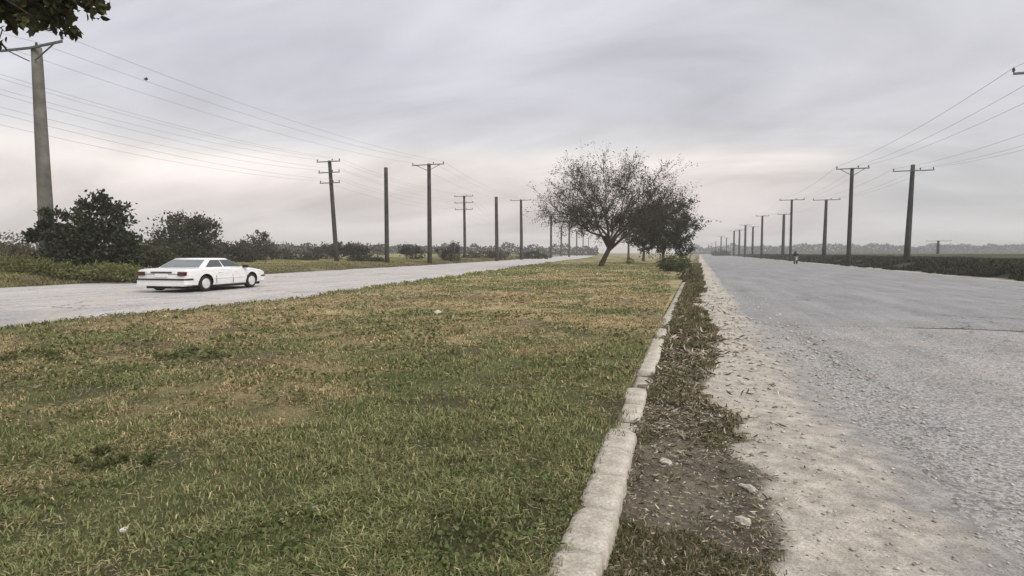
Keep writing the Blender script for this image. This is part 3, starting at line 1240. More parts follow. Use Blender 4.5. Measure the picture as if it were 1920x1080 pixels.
bush('shrub', 'rounded green shrub at the kerb where the median narrows to the road', 'shrub', gz((p[0], p[1]), 'median'),
     [(0, 0, .55, .95, .9, .6), (.5, -1.2, .4, .7, .8, .45), (-.7, .5, .45, .8, .8, .5)], 3600, .11, 42, ((.05, .062, .028), (.12, .13, .06)))
p = dpt(1292, 31)
bush('shrub', 'low brown green weed clump at the edge of the right road', 'shrub', (p[0], p[1], .03),
     [(0, 0, .22, .5, .9, .28), (.1, -1.3, .18, .4, .7, .22)], 1500, .09, 43, ((.06, .055, .03), (.15, .125, .07)))

# foreground tree at the left, only its lowest leaves hang into the picture
fx, fy = dl(7.4, -8.3)
tg = cap_targets(20, (0, 0, 7.6), 3.0, 3.0, 2.3, 14, -.6, .9)
# low boughs that reach over the road side
for (px, py) in ((80, 58), (105, 66), (58, 38), (140, 44), (165, 8), (120, 18), (25, 30), (92, 0), (188, -4), (45, 5), (150, 20), (75, 25), (10, 8), (110, 40), (130, -10), (60, -15), (170, -25), (20, -20), (100, -30), (150, -30)):
    q = dpt(px + 4, 7.2 + .25 * math.sin(px))
    tg.append((q[0] - fx, q[1] - fy, HCAM + .24 + (474 - py) / FPX * 7.2))
tree('tree', 'foreground tree at the top left whose dark leaves hang into view above the pole', 'tree',
     gz((fx, fy), 'median'), tg, 5.1, .16, .11, 23, None, 15, .25, 10, None, ((.03, .034, .012), (.10, .10, .032)))

# bushes around the big pole and along the left field
def bsh(px, d, label, blobs, n, leaf, seed, cols=None, name='bush', cat='bush', asp=.6):
    p = dpt(px, d)
    return bush(name, label, cat, gz(p), blobs, n, leaf, seed, cols, None, 7, asp)


DK = ((.016, .02, .009), (.055, .062, .026))
bsh(175, 33.5, 'tall dark leafy bush at the foot of the big concrete pole',
    [(0, 0, 1.3, 2.2, 1.6, 1.4), (-1.9, .2, 1.2, 1.5, 1.3, 1.3), (.3, .2, 3.0, 1.35, 1.2, 1.25), (-.1, .1, 3.9, .85, .8, .7), (1.5, .2, 1.3, 1.3, 1.2, 1.2), (-1.7, -.9, 2.6, 1.0, .8, 1.1), (-2.3, -.7, 1.9, .9, .8, .9)],
    11500, .2, 51, DK)
bsh(262, 38, 'lower olive bush between the tall dark bush and the white car',
    [(0, 0, .9, 1.5, 1.3, 1.0), (1.2, 0, .8, 1.3, 1.2, .8)], 3000, .18, 52, ((.04, .042, .022), (.10, .095, .05)))
bsh(345, 62, 'broad dark round topped bush behind the white car',
    [(0, 0, 2.6, 3.0, 2.6, 2.2), (2.6, 0, 2.2, 2.2, 2.2, 2.0), (-2.6, 0, 2.2, 2.3, 2.2, 1.9), (.4, 0, 4.0, 2.4, 2, .9), (3.0, 0, 3.4, 1.3, 1.2, 1.0), (-2.0, 0, 1.0, 2.5, 2, 1.1), (2.4, 0, .9, 2.4, 2, 1.0)],
    8500, .26, 53, ((.025, .027, .016), (.075, .072, .042)))
bsh(487, 80, 'ragged small tree with loose crown right of the broad dark bush',
    [(0, 0, 1.9, 2.0, 1.8, 1.5), (1.7, 0, 1.6, 1.6, 1.4, 1.2), (-2.0, 0, 1.5, 1.8, 1.6, 1.2), (.4, 0, 3.3, 1.1, 1, .7), (-.2, 0, .7, 3.0, 2, .8)],
    2600, .28, 54, ((.035, .036, .022), (.09, .088, .05)))
bsh(312, 50, 'low dark hedge joining the two tall bushes behind the car',
    [(0, 0, .9, 2.2, 1.3, 1.1), (-2.4, 0, 1.0, 1.8, 1.3, 1.1), (2.2, 0, .8, 1.8, 1.3, .9)], 4200, .2, 65, DK)
bsh(432, 70, 'low dark hedge joining the broad bush and the ragged small tree',
    [(0, 0, .9, 2.2, 1.3, 1.0), (-2.4, 0, 1.1, 1.8, 1.3, 1.1), (2.4, 0, .7, 2.0, 1.3, .9)], 2800, .26, 66, ((.022, .024, .014), (.07, .066, .036)))
bsh(560, 88, 'low grey green hedge between the ragged tree and the leaning pole',
    [(0, 0, .5, 2.6, 1.3, .6), (-3.0, 0, .6, 2.2, 1.3, .7), (2.8, 0, .5, 2.0, 1.3, .6)], 2000, .26, 67, ((.03, .032, .018), (.085, .08, .045)))
bsh(230, 31.0, 'yellow green tall weeds between the tall dark bush and the white car',
    [(0, 0, .4, 1.5, .6, .5), (1.7, .2, .3, 1.2, .6, .4), (-1.6, 0, .45, 1.3, .6, .5)], 4200, .14, 68, ((.10, .11, .035), (.25, .245, .08)), 'weed_clump', 'weeds', .3)
bsh(20, 31.5, 'yellow green tall weeds at the left edge before the brown hedge',
    [(0, 0, .5, 1.8, .7, .55), (1.9, .2, .4, 1.5, .6, .45), (-1.9, 0, .5, 1.6, .7, .5)], 4600, .14, 69, ((.09, .10, .035), (.22, .22, .08)), 'weed_clump', 'weeds', .3)
bsh(35, 46, 'low brown hedge clump left of the concrete pole',
    [(0, 0, .7, 2.4, 1.6, .8), (-2.3, 0, .8, 2.2, 1.6, .8), (2.2, 0, .6, 1.8, 1.4, .7)], 3000, .2, 55, ((.045, .04, .024), (.12, .10, .058)))
bsh(118, 30.6, 'low weeds growing in front of the tall dark bush',
    [(0, 0, .3, 1.6, .7, .4), (2.4, .2, .3, 1.6, .7, .35), (-2.6, 0, .35, 1.6, .7, .4), (4.2, .5, .25, 1.2, .6, .3)], 4200, .13, 56, ((.075, .085, .032), (.20, .20, .075)), 'weed_clump', 'weeds')
bsh(612, 96, 'small dark bush left of the leaning three armed pole',
    [(0, 0, 1.1, 2.3, 1.8, 1.1), (1.8, 0, 1.5, 1.4, 1.3, 1.0)], 1700, .28, 57, ((.02, .022, .013), (.06, .058, .034)))
bsh(662, 92, 'small dark bush right of the leaning three armed pole',
    [(0, 0, 1.3, 1.6, 1.4, 1.1), (1.5, 0, 1.1, 1.4, 1.2, .8)], 1500, .28, 58, ((.02, .022, .013), (.06, .058, .034)))
bsh(690, 78, 'flat dark mound of shrubbery before the plain pole',
    [(0, 0, .25, 1.7, 1.0, .42), (-1.9, 0, .22, 1.3, 1.0, .42), (1.7, 0, .15, 1.2, .9, .28)], 1900, .2, 59, DK)
bsh(770, 100, 'dark flat topped bush left of the T shaped pole',
    [(0, 0, 1.5, 1.9, 1.5, .9), (1.2, 0, .8, 1.2, 1.2, .9), (-1.4, 0, 1.7, 1.2, 1.1, .6)], 1500, .28, 60, ((.022, .023, .015), (.07, .065, .04)))
bsh(843, 92, 'spiky dark bush right of the T shaped pole',
    [(0, 0, 1.4, 1.5, 1.3, 1.1), (.9, 0, 2.0, 1.1, 1, .9), (-1.4, 0, 1.3, 1.2, 1.0, .7), (.2, 0, .6, 1.8, 1.4, .7)], 1700, .3, 61, ((.02, .022, .014), (.065, .062, .036)), asp=.3)
bsh(1000, 150, 'dark low bush at the foot of the far left poles',
    [(0, 0, 1.1, 1.6, 1.4, 1.2), (-2.6, 0, .6, 2.2, 1.6, .8), (2.4, 0, .5, 2, 1.6, .6)], 1200, .4, 62, DK)
bsh(915, 125, 'long low hedge in front of the second plain pole',
    [(0, 0, .7, 2.4, 1.2, .8), (-3.8, 0, .6, 2.4, 1.2, .7), (3.4, 0, .7, 2.2, 1.2, .75)], 1900, .34, 63, ((.04, .042, .02), (.10, .095, .05)))
bsh(1347, 300, 'dark far bush where the right road vanishes', [(0, 0, 1.0, 3.6, 2, 1.6), (3, 0, .8, 3, 2, 1.2)], 800, .7, 64, DK)


def treeline(px0, px1, d0, h, n, seed, label, size, cols=((.02, .022, .015), (.06, .06, .04))):
    rs = np.random.RandomState(seed)
    u = rs.rand(n)
    px = px0 + (px1 - px0) * u
    d = d0 * (1 + .12 * rs.rand(n))
    x, y = dl(d, (px - 960) / FPX * d)
    hh = h * (.35 + .9 * fbm(px * 0.045, px * 0, 1.0, seed, 4))
    z = ground_z(x, y) + hh * rs.rand(n) ** 1.2
    k = rs.rand(n)[:, None]
    C = np.array(cols[0]) * (1 - k) + np.array(cols[1]) * k
    o = leaves_mesh('distant_treeline', np.stack([x, y, z], -1), rs.randn(n, 3), size * (.6 + .8 * rs.rand(n)), .7, M['leaf'], C, None, .25, seed)
    tag(o, label, 'treeline', kind='stuff')


treeline(-400, 1120, 330, 6.0, 26000, 71, 'hazy low treeline on the horizon beyond the left field', 1.1)
treeline(1290, 2700, 620, 11, 40000, 72, 'faint grey treeline on the horizon beyond the right bank', 1.5)
treeline(-250, 95, 120, 5.2, 2600, 73, 'dark hedge line at the far left edge behind the concrete pole', .5, ((.03, .03, .02), (.075, .07, .045)))
treeline(380, 720, 150, 3.6, 2400, 74, 'low dark hedge line behind the ragged small tree', .6, ((.03, .03, .022), (.075, .07, .05)))


# ------------------------------------------------------------------ utility poles
def pole(label, x, y, H, r0, r1, mat, arms=(), lean=(0, 0), group=None, yaw=0.0, detail=True, base_z=None, foot=None):
    """arms: (height below top, half length, style) ; style 'brace', 'plain'"""
    z0 = float(ground_z(np.array(x), np.array(y))) if base_z is None else base_z
    if mat == 'wood_pole':
        r0, r1 = r0 * .78, r1 * .74
    root = empty('utility_pole', (x, y, z0), yaw)
    tag(root, label, 'utility pole', group)
    Hs = H - z0
    lx, ly = lean[0] * Hs, lean[1] * Hs
    mb = MB()
    pts, rr = [], []
    for i in range(9):
        t = i / 8
        pts.append((lx * t, ly * t, -.3 + (Hs + .3) * t))
        rr.append(r0 + (r1 - r0) * t)
    mb.tube(pts, rr, 12)
    mb.build('shaft', M[mat], root, True)
    tips = []
    for (dn, half, style) in arms:
        t = (Hs - dn) / Hs
        c = Vector((lx * t, ly * t, Hs - dn))
        rr_ = r0 + (r1 - r0) * t
        off = -(rr_ + .05)
        a = MB()
        w = .11
        if style == 'bent':     # two angle irons rising a little to their tips
            a.bar(c + Vector((-half, off, .02)), c + Vector((0, off, 0)), .1, .12)
            a.bar(c + Vector((0, off, 0)), c + Vector((half, off, .16)), .1, .12)
            ends = [Vector((-half, off, .02)), Vector((half, off, .16)), Vector((0, 0, .10))]
        else:
            a.bar(c + Vector((-half, off, 0)), c + Vector((half, off, 0)), .1, w)
            ends = [Vector((-half + .1, off, 0)), Vector((half - .1, off, 0)), Vector((half * .33, off, 0))]
        a.build('crossarm', M['steel'], root)
        if style in ('brace', 'bent') and detail:
            for s in (-1, 1):
                b = MB()
                b.bar(c + Vector((s * rr_ * .8, off * .9, -.72)), c + Vector((s * half * .72, off, -.06 + (.11 if s > 0 and style == 'bent' else 0))), .06, .06)
                b.build('brace', M['steel'], root)
        for e in ends:
            p_ = c + e
            s = 1.0
            i_ = MB()
            i_.lathe((p_.x, p_.y, p_.z + .04), [(.02, 0), (.02, .07), (.07, .08), (.085, .12), (.05, .16), (.075, .18), (.07, .23), (.035, .27), (.03, .30)], 8)
            i_.build('insulator', M['porcelain'], root, True)
            q = Matrix.Rotation(yaw, 3, 'Z') @ (p_ + Vector((0, 0, .33)))
            tips.append(Vector((x, y, z0)) + q)
    return tips


def top_at(px, py, H):
    d = (H - HCAM) * FPX / (474.0 - py)
    return dpt(px, d)


HL = 13.5
TIPS = {}
# left T line
xA, yA = top_at(92, 98, HL)
TIPS['A'] = pole('big grey concrete pole standing in the dark bush at the far left', xA, yA, HL, .43, .27, 'concrete_pole', [(.12, 2.35, 'bent')], (-.012, 0), None, .05)
x, y = top_at(806, 309, HL)
TIPS['B'] = pole('thick dark T shaped pole between two dark bushes', x, y, HL, .42, .33, 'wood_pole', [(.18, 2.35, 'brace')], (0, 0))
x, y = top_at(978, 375, HL)
TIPS['C'] = pole('T shaped pole left of the half bare tree, beside a low dark bush', x, y, HL, .50, .36, 'wood_pole', [(.2, 2.4, 'plain')], (-.012, 0))
x, y = top_at(1033, 405, HL)
TIPS['D'] = pole('slim pole just left of the half bare tree crown, before the tiny ones', x, y, HL, .5, .4, 'wood_pole', [(.2, 2.3, 'plain')])
far_l = [(1052, 424), (1067, 415), (1081, 432), (1093, 440), (1103, 446)]
for i, (px, py) in enumerate(far_l):
    x, y = top_at(px, py, HL)
    TIPS['E%d' % i] = pole('%s small far pole, counted from the left, under the half bare tree crown' % ('first', 'second', 'third', 'fourth', 'last')[i], x, y, HL, .5, .4, 'wood_pole', [(.2, 2.3, 'plain')], (0, 0), 'far poles under the median tree', 0, False)
# plain poles
x, y = dpt(726, 70)
pole('plain pole without crossarms between the leaning pole and the T pole', x, y, 11.6, .36, .30, 'wood_pole')
x, y = dpt(932, 110)
pole('plain pole without crossarms behind the long low hedge', x, y, 11.95, .46, .38, 'wood_pole', (), (-.012, 0))
# three-armed line
x, y = top_at(632, 303, HL)
TIPS['T1'] = pole('leaning pole with three crossarms one above another, left of the plain pole', x, y, HL, .40, .30, 'wood_pole', [(.15, 1.75, 'plain'), (1.55, 1.6, 'plain'), (2.9, 1.5, 'plain')], (-.065, 0))
x, y = top_at(872, 368, HL)
TIPS['T2'] = pole('upright pole with three crossarms behind the spiky bush', x, y, HL, .42, .32, 'wood_pole', [(.15, 2.1, 'plain'), (1.5, 2.1, 'plain'), (2.9, 2.0, 'plain')], (-.01, 0))
# right lines
HR = 11.5
xr, yr = 18.7, 40.3
TIPS['R0'] = pole('near right pole at the frame edge, only its crossarm end shows', xr, yr, HR + .1, .3, .22, 'wood_pole', [(.15, 2.25, 'bent')])
x, y = top_at(1590, 317, HR)
TIPS['R1'] = pole('tall dark pole nearest the right road, its crossarm level with the top', x, y, HR, .33, .26, 'wood_pole', [(.1, 1.75, 'brace')], (.006, 0))
x, y = top_at(1481, 375, HR)
TIPS['R2'] = pole('thin T shaped pole left of its twin, behind the motorcyclist', x, y, HR, .30, .26, 'wood_pole', [(.1, 2.15, 'plain')])
x, y = top_at(1427, 405, HR)
TIPS['R3'] = pole('shorter looking dark pole fourth from the right road end', x, y, HR, .42, .34, 'wood_pole', [(.1, 1.6, 'plain')])
x, y = top_at(1699, 311, HR + .6)
TIPS['Q1'] = pole('rightmost tall pole, leaning and pointed above its crossarm, on the bank', x, y, HR + .6, .46, .30, 'wood_pole', [(.75, 2.15, 'plain')], (.024, 0))
x, y = top_at(1544, 375, HR)
TIPS['Q2'] = pole('T shaped pole between the thin T pole and the tall dark poles', x, y, HR, .48, .32, 'wood_pole', [(.1, 2.3, 'plain')], (.01, 0))
x, y = top_at(1467, 402, HR)
TIPS['Q3'] = pole('faint grey pole just left of the thin T shaped pole', x, y, HR, .52, .42, 'wood_pole', [(.1, 1.5, 'plain')])
far_r = [(1410, 425), (1396, 422), (1385, 431), (1375, 433), (1361, 446), (1351, 443), (1341, 453), (1334, 456), (1327, 458)]
for i, (px, py) in enumerate(far_r):
    x, y = top_at(px, py, HR)
    TIPS['F%d' % i] = pole('%s hazy far pole beside the right road, counted leftward from the shorter looking dark pole' % ('first', 'second', 'third', 'fourth', 'fifth', 'sixth', 'seventh', 'eighth', 'last')[i], x, y, HR, .55, .45, 'wood_pole', [(.1, 1.9, 'plain')], (0, 0), 'far poles at the end of the right road', 0, False)
x, y = dpt(1757, 175)
pole('low far T shaped post alone above the right bank', x, y, 5.2, .5, .4, 'wood_pole', [(.15, 3.2, 'plain')])

# ---- wires
def wire(pts, sag, label, group, r=.022):
    mb = MB()
    P = []
    for a, b in zip(pts[:-1], pts[1:]):
        a, b = Vector(a), Vector(b)
        L = (b - a).length
        s = sag * (L / 45) ** 2
        for i in range(14):
            t = i / 14
            q = a.lerp(b, t)
            q.z -= 4 * s * t * (1 - t)
            P.append(q)
    P.append(Vector(pts[-1]))
    o = mb.tube(P, r, 4).build('power_line', M['wire'])
    tag(o, label, 'wire', group)
    return P


wl_paths = []
for k, wh in enumerate(('left', 'right', 'middle')):
    a = TIPS['A'][k]
    back = a + Vector((-.5, -47, .1))
    wl_paths.append(wire([back, a] + [TIPS[n][k] for n in ('B', 'C', 'D', 'E0', 'E2')], .75,
                         'thin wire on the %s insulator of the big concrete pole' % wh, 'wires of the left T poles', .011))
for k in range(9):
    a = TIPS['T1'][k]
    back = a + Vector((1.5 + .2 * k, -52, .3))
    if k % 3 == 2 and k > 2:
        continue
    wire([back, a, TIPS['T2'][k], TIPS['T2'][k] + Vector((-14, 62, 0))], .9, 'faint wire on the %s arm of the three armed poles, %s insulator' % (('top', 'middle', 'lowest')[k // 3], ('left', 'right', 'inner')[k % 3]), 'wires of the three armed poles', .011)
for k, wh in enumerate(('left', 'right', 'middle')):
    a = TIPS['R0'][k]
    wire([a + Vector((.6, -45, 0)), a] + [TIPS[n][k] for n in ('R1', 'R2', 'R3', 'F1', 'F3', 'F5')], .8,
         'thin wire on the %s insulator of the near right pole' % wh, 'wires beside the right road', .011)
for k, wh in enumerate(('left', 'right', 'middle')):
    a = TIPS['Q1'][k]
    wire([a + Vector((.8, -52, -.6)), a] + [TIPS[n][k] for n in ('Q2', 'Q3', 'F0', 'F2', 'F4')], .8,
         'thin wire on the %s insulator of the rightmost tall pole' % wh, 'wires above the right bank', .011)


# ------------------------------------------------------------------ bird on a wire
def bird():
    P = wl_paths[2]
    # point of the wire nearest to photo column 243
    best = min(P[14:28], key=lambda q: abs(960 + FPX * (RT[0] * q.x + RT[1] * q.y) / depth_of(q.x, q.y) - 243))
    root = empty('bird', (best.x, best.y, best.z + .02), .6)
    tag(root, 'small dark bird perched on the wire right of the big pole', 'bird')
    mb = MB()
    mb.tube([(0, -.26, .02), (0, -.14, .07), (0, -.06, .11), (0, .04, .15), (0, .10, .20), (0, .145, .235), (0, .19, .235), (0, .22, .225)],
            [.025, .045, .085, .095, .07, .058, .045, .006], 10)
    b = mb.build('body', M['bird'], root, True)
    for s in (-1, 1):
        w = MB()
        w.tube([(s * .07, .08, .15), (s * .095, -.04, .11), (s * .06, -.24, .05)], [.03, .045, .008], 6).build('wing', M['bird'], root, True)
        l = MB()
        l.tube([(s * .03, .02, .09), (s * .03, .03, .0)], .008, 5).build('leg', M['black'], root)


bird()


# ------------------------------------------------------------------ white saloon car
def build_car():
    cx_, cy_ = -20.05, 19.95
    root = empty('car', (cx_, cy_, 0.015), math.radians(4.0))
    root.scale = (1.2, 1.03, 0.985)
    tag(root, 'white saloon car driving away on the left road', 'car')
    # station: y, z bottom, z shoulder, z top, half width
    S = [(-2.30, .40, .80, .84, .90), (-2.27, .32, .87, .90, .955), (-2.15, .25, .90, .925, .985), (-1.6, .21, .915, .945, 1.01),
         (-.9, .19, .92, .95, 1.02), (0, .19, .915, .95, 1.02), (.9, .19, .895, .945, 1.02), (1.5, .20, .85, .90, 1.0),
         (2.0, .22, .785, .83, .975), (2.2, .27, .72, .755, .94), (2.29, .36, .64, .66, .86)]
    V, F = [], []
    for (y, zb, zs, zt, w) in S:
        h = zs - zb
        prof = [(w * .80, zb), (w * .955, zb + .05), (w * .99, zb + h * .35), (w, zb + h * .62), (w * .985, zs - .035), (w * .95, zs),
                (w * .80, (zs + zt) / 2 + .012), (w * .40, zt + .004), (0, zt + .006)]
        ring = [(x, y, z) for x, z in prof] + [(-x, y, z) for x, z in reversed(prof[:-1])]
        V += ring
    n = 17
    for i in range(len(S) - 1):
        for k in range(n):
            a = i * n + k
            b = i * n + (k + 1) % n
            F.append((a, a + n, b + n, b))
    F.append(tuple(range(n)))
    F.append(tuple((len(S) - 1) * n + k for k in reversed(range(n))))
    me = bpy.data.meshes.new('body')
    me.from_pydata(V, [], F)
    bm = bmesh.new()
    bm.from_mesh(me)
    bmesh.ops.recalc_face_normals(bm, faces=bm.faces)
    bm.to_mesh(me)
    bm.free()
    me.materials.append(M['paint'])
    me.materials.append(M['black'])
    body = bpy.data.objects.new('body', me)
    COL.objects.link(body)
    WY = (-1.36, 1.30)
    cut = MB()
    for y in WY:
        for s in (-1, 1):
            cut.lathe((s * .98 - .2, y, .33), [(.385, 0), (.385, .4)], 28, 'X')
    cuto = cut.build('cut', M['black'])
    bm = bmesh.new()
    bm.from_mesh(cuto.data)
    bmesh.ops.recalc_face_normals(bm, faces=bm.faces)
    bm.to_mesh(cuto.data)
    bm.free()
    md = body.modifiers.new('b', 'BOOLEAN')
    md.object = cuto
    md.operation = 'DIFFERENCE'
    md.solver = 'EXACT'
    dg = bpy.context.evaluated_depsgraph_get()
    nm = bpy.data.meshes.new_from_object(body.evaluated_get(dg))
    body.modifiers.clear()
    body.data = nm
    bpy.data.objects.remove(cuto, do_unlink=True)
    nm.polygons.foreach_set('use_smooth', [True] * len(nm.polygons))
    try:
        nm.set_sharp_from_angle(angle=math.radians(32))
    except Exception:
        pass
    body.parent = root
    # greenhouse: roof shell and pillars as one loft, glass set just proud of it
    B = dict(z=.925, yr=-1.50, yf=1.02, w=.90)
    T = dict(z=1.305, yr=-.86, yf=.24, w=.70)

    def lerp(a, b, t):
        return a + (b - a) * t

    def ring(t):
        z = lerp(B['z'], T['z'], t)
        yr_ = lerp(B['yr'], T['yr'], t)
        yf_ = lerp(B['yf'], T['yf'], t)
        w = lerp(B['w'], T['w'], t)
        return [(-w * .93, yr_, z), (0, yr_ - .05, z), (w * .93, yr_, z), (w, yr_ + .12, z), (w * 1.01, (yr_ + yf_) / 2, z), (w, yf_ - .12, z), (w * .92, yf_, z), (0, yf_ + .07, z),
                (-w * .92, yf_, z), (-w, yf_ - .12, z), (-w * 1.01, (yr_ + yf_) / 2, z), (-w, yr_ + .12, z)]
    g = MB()
    rings = [ring(-.1), ring(.5), ring(1.0)]
    r3 = [(x * .93, y * .93 - .02, 1.33) for x, y, z in ring(1.0)]
    r4 = [(x * .5, y * .5 - .12, 1.342) for x, y, z in ring(1.0)]
    rings += [r3, r4]
    base = 0
    for r in rings:
        g.v += r
    for i in range(len(rings) - 1):
        for k in range(12):
            a = i * 12 + k
            b = i * 12 + (k + 1) % 12
            g.f.append((a, b, b + 12, a + 12))
    g.f.append(tuple(48 + k for k in range(12)))
    g.build('roof', M['paint'], root, True)

    def on(k0, u, t):
        """point on loft side between ring columns k0 and k0+1"""
        r = ring(t)
        a, b = Vector(r[k0]), Vector(r[(k0 + 1) % 12])
        return a.lerp(b, u)

    def pane(name, cols, t0, t1, mat, push, trim0=0.0, trim1=0.0, t0b=None):
        """strip of glass across ring columns; cols: list of (k, u)"""
        lo = [on(k, u, t0) for k, u in cols]
        hi = [on(k, u, t1) for k, u in cols]
        n_ = len(cols)
        c = sum(lo + hi, Vector()) / (2 * n_)
        nrm = (lo[-1] - lo[0]).cross(hi[0] - lo[0]).normalized()
        if nrm.dot(c - Vector((0, -.2, 1.0))) < 0:
            nrm = -nrm
        vs1 = [p_ + nrm * push for p_ in lo + hi]
        vs0 = [p_ - nrm * .02 for p_ in lo + hi]
        m = MB()
        fs = []
        N2 = 2 * n_
        for i in range(n_ - 1):
            fs.append((i, i + 1, n_ + i + 1, n_ + i))
            fs.append((N2 + i, N2 + n_ + i, N2 + n_ + i + 1, N2 + i + 1))
        rim = list(range(n_)) + list(range(N2 - 1, n_ - 1, -1))
        for i in range(len(rim)):
            a, b = rim[i], rim[(i + 1) % len(rim)]
            fs.append((a, b, N2 + b, N2 + a))
        m.add(vs1 + vs0, fs)
        o = m.build(name, mat, root)
        bm_ = bmesh.new()
        bm_.from_mesh(o.data)
        bmesh.ops.recalc_face_normals(bm_, faces=bm_.faces)
        bm_.to_mesh(o.data)
        bm_.free()
        return o
    tag(pane('rear_window', [(0, .06), (0, .5), (0, 1.0), (1, .5), (1, .94)], .10, .90, M['rear_glass'], .012), 'dusty grey rear window')
    pane('windscreen', [(6, .06), (6, 1.0), (7, .94)], .10, .90, M['glass'], .012)
    # sides: columns 3-4 rear half, 4-5 front half on the right; 9-10, 10-11 on the left
    for s in ('R', 'L'):
        if s == 'R':
            rear, front = [(3, .06), (3, .93)], [(4, .02), (4, .98)]
        else:
            rear, front = [(10, .07), (10, .94)], [(9, .02), (9, .98)]
        pane('side_window', rear, .13, .88, M['glass'], .014)
        pane('side_window', front, .13, .88, M['glass'], .014)
    # bumpers
    for sgn, yb, w in ((-1, -2.30, .985), (1, 2.19, .955)):
        b = MB()
        pr = []
        outline = [(-w, 0.28), (-w, .02), (-w * .93, -.075), (0, -.11), (w * .93, -.075), (w, .02), (w, .28)]
        lv = [(.25, .95), (.30, 1.0), (.50, 1.0), (.53, .985)]
        vv = []
        for z, k in lv:
            for (x, dy) in outline:
                vv.append((x * k, yb + (-sgn) * -1 * 0 + (dy * k if sgn < 0 else -dy * k), z))
        for z, k in lv:
            for (x, dy) in outline:
                vv.append((x * .9, yb + ((dy + .08) if sgn < 0 else -(dy + .08)), z))
        fs = []
        m_ = len(outline)
        for i in range(len(lv) - 1):
            for k in range(m_ - 1):
                a = i * m_ + k
                fs.append((a, a + 1, a + m_ + 1, a + m_))
        off = len(lv) * m_
        for k in range(m_ - 1):
            e = (len(lv) - 1) * m_
            fs.append((e + k, e + k + 1, off + e + k + 1, off + e + k))
            fs.append((k, off + k, off + k + 1, k + 1))
        b.add(vv, fs)
        o = b.build('bumper', M['paint'], root)
        bm_ = bmesh.new()
        bm_.from_mesh(o.data)
        bmesh.ops.recalc_face_normals(bm_, faces=bm_.faces)
        bm_.to_mesh(o.data)
        bm_.free()
        st = MB()
        pts = [(x * 1.004, yb + (dy * 1.0 - .012 if sgn < 0 else -dy + .012), .515) for x, dy in outline]
        st.tube(pts, .033, 6).build('rub_strip', M['black'], o)
    # rear face furniture
    for s in (-1, 1):
        t = MB()
        t.box((s * .78, -2.315, .735), (.27, .07, .16))
        t.box((s * .925, -2.22, .735), (.05, .16, .15))
        tag(t.build('tail_light', M['tail'], root, bevel=.012), 'dark red tail light')
    g = MB()
    g.box((0, -2.312, .79), (.80, .05, .045)).build('boot_recess', M['black'], root)
    g = MB()
    g.box((0, -2.315, .66), (.50, .03, .13)).build('number_plate', M['paper'], root, bevel=.006)
    g = MB()
    g.box((0, -2.303, .72), (1.3, .02, .015)).build('boot_seam', M['black'], root)
    for s in (-1, 1):
        g = MB()
        g.box((s * .72, 2.245, .62), (.34, .08, .13)).build('headlight', M['lens'], root, bevel=.012)
    g = MB()
    g.box((0, 2.285, .60), (.95, .04, .10)).build('grille', M['black'], root)
    # seams, handles, mirrors, sills
    for s in (-1, 1):
        for y in (-.82, .12, .98):
            g = MB()
            g.bar((s * 1.017, y, .30), (s * 1.019, y - .02, .60), .012, .012)
            g.bar((s * 1.019, y - .02, .60), (s * .985, y - .03, .915), .012, .012)
            g.build('door_seam', M['black'], root)
        for y in (-.62, .30):
            g = MB()
            g.box((s * 1.022, y, .76), (.03, .17, .035)).build('door_handle', M['paint'], root, bevel=.008)
        g = MB()
        g.box((s * 1.06, .80, .97), (.19, .12, .13))
        g.bar((s * .93, .82, .93), (s * 1.02, .80, .95), .05, .05)
        g.build('wing_mirror', M['black'], root, bevel=.02)
        g = MB()
        g.box((s * .985, -.03, .215), (.05, 1.86, .06)).build('sill', M['black'], root)
        g = MB()
        g.box((s * 1.02, -.03, .52), (.018, 1.80, .03)).build('side_moulding', M['paint'], root)
        for y in WY:
            w_ = empty('wheel', (s * .885, y, .315))
            w_.parent = root
            ty = MB()
            ty.lathe((-.1, 0, 0), [(.21, 0), (.27, -.004), (.302, .015), (.312, .05), (.312, .15), (.302, .185), (.27, .204), (.21, .2)], 28, 'X')
            ty.build('tyre', M['rubber'], w_, True)
            rm = MB()
            o_ = .108 * s
            if s > 0:
                rm.lathe((.095, 0, 0), [(.205, 0), (.205, .012), (.17, .016), (.10, .006), (.06, .018), (.0001, .022)], 20, 'X')
            else:
                rm.lathe((-.117, 0, 0), [(.0001, 0), (.06, .004), (.10, .016), (.17, .006), (.205, .01), (.205, .022)], 20, 'X')
            rm.build('rim', M['hub'], w_, True)
    ub = MB()
    ub.box((0, 0, .21), (1.66, 4.1, .16)).build('underbody', M['black'], root)
    ex = MB()
    ex.tube([(.45, -2.0, .22), (.45, -2.36, .21)], .03, 8).build('exhaust', M['steel'], root)


build_car()


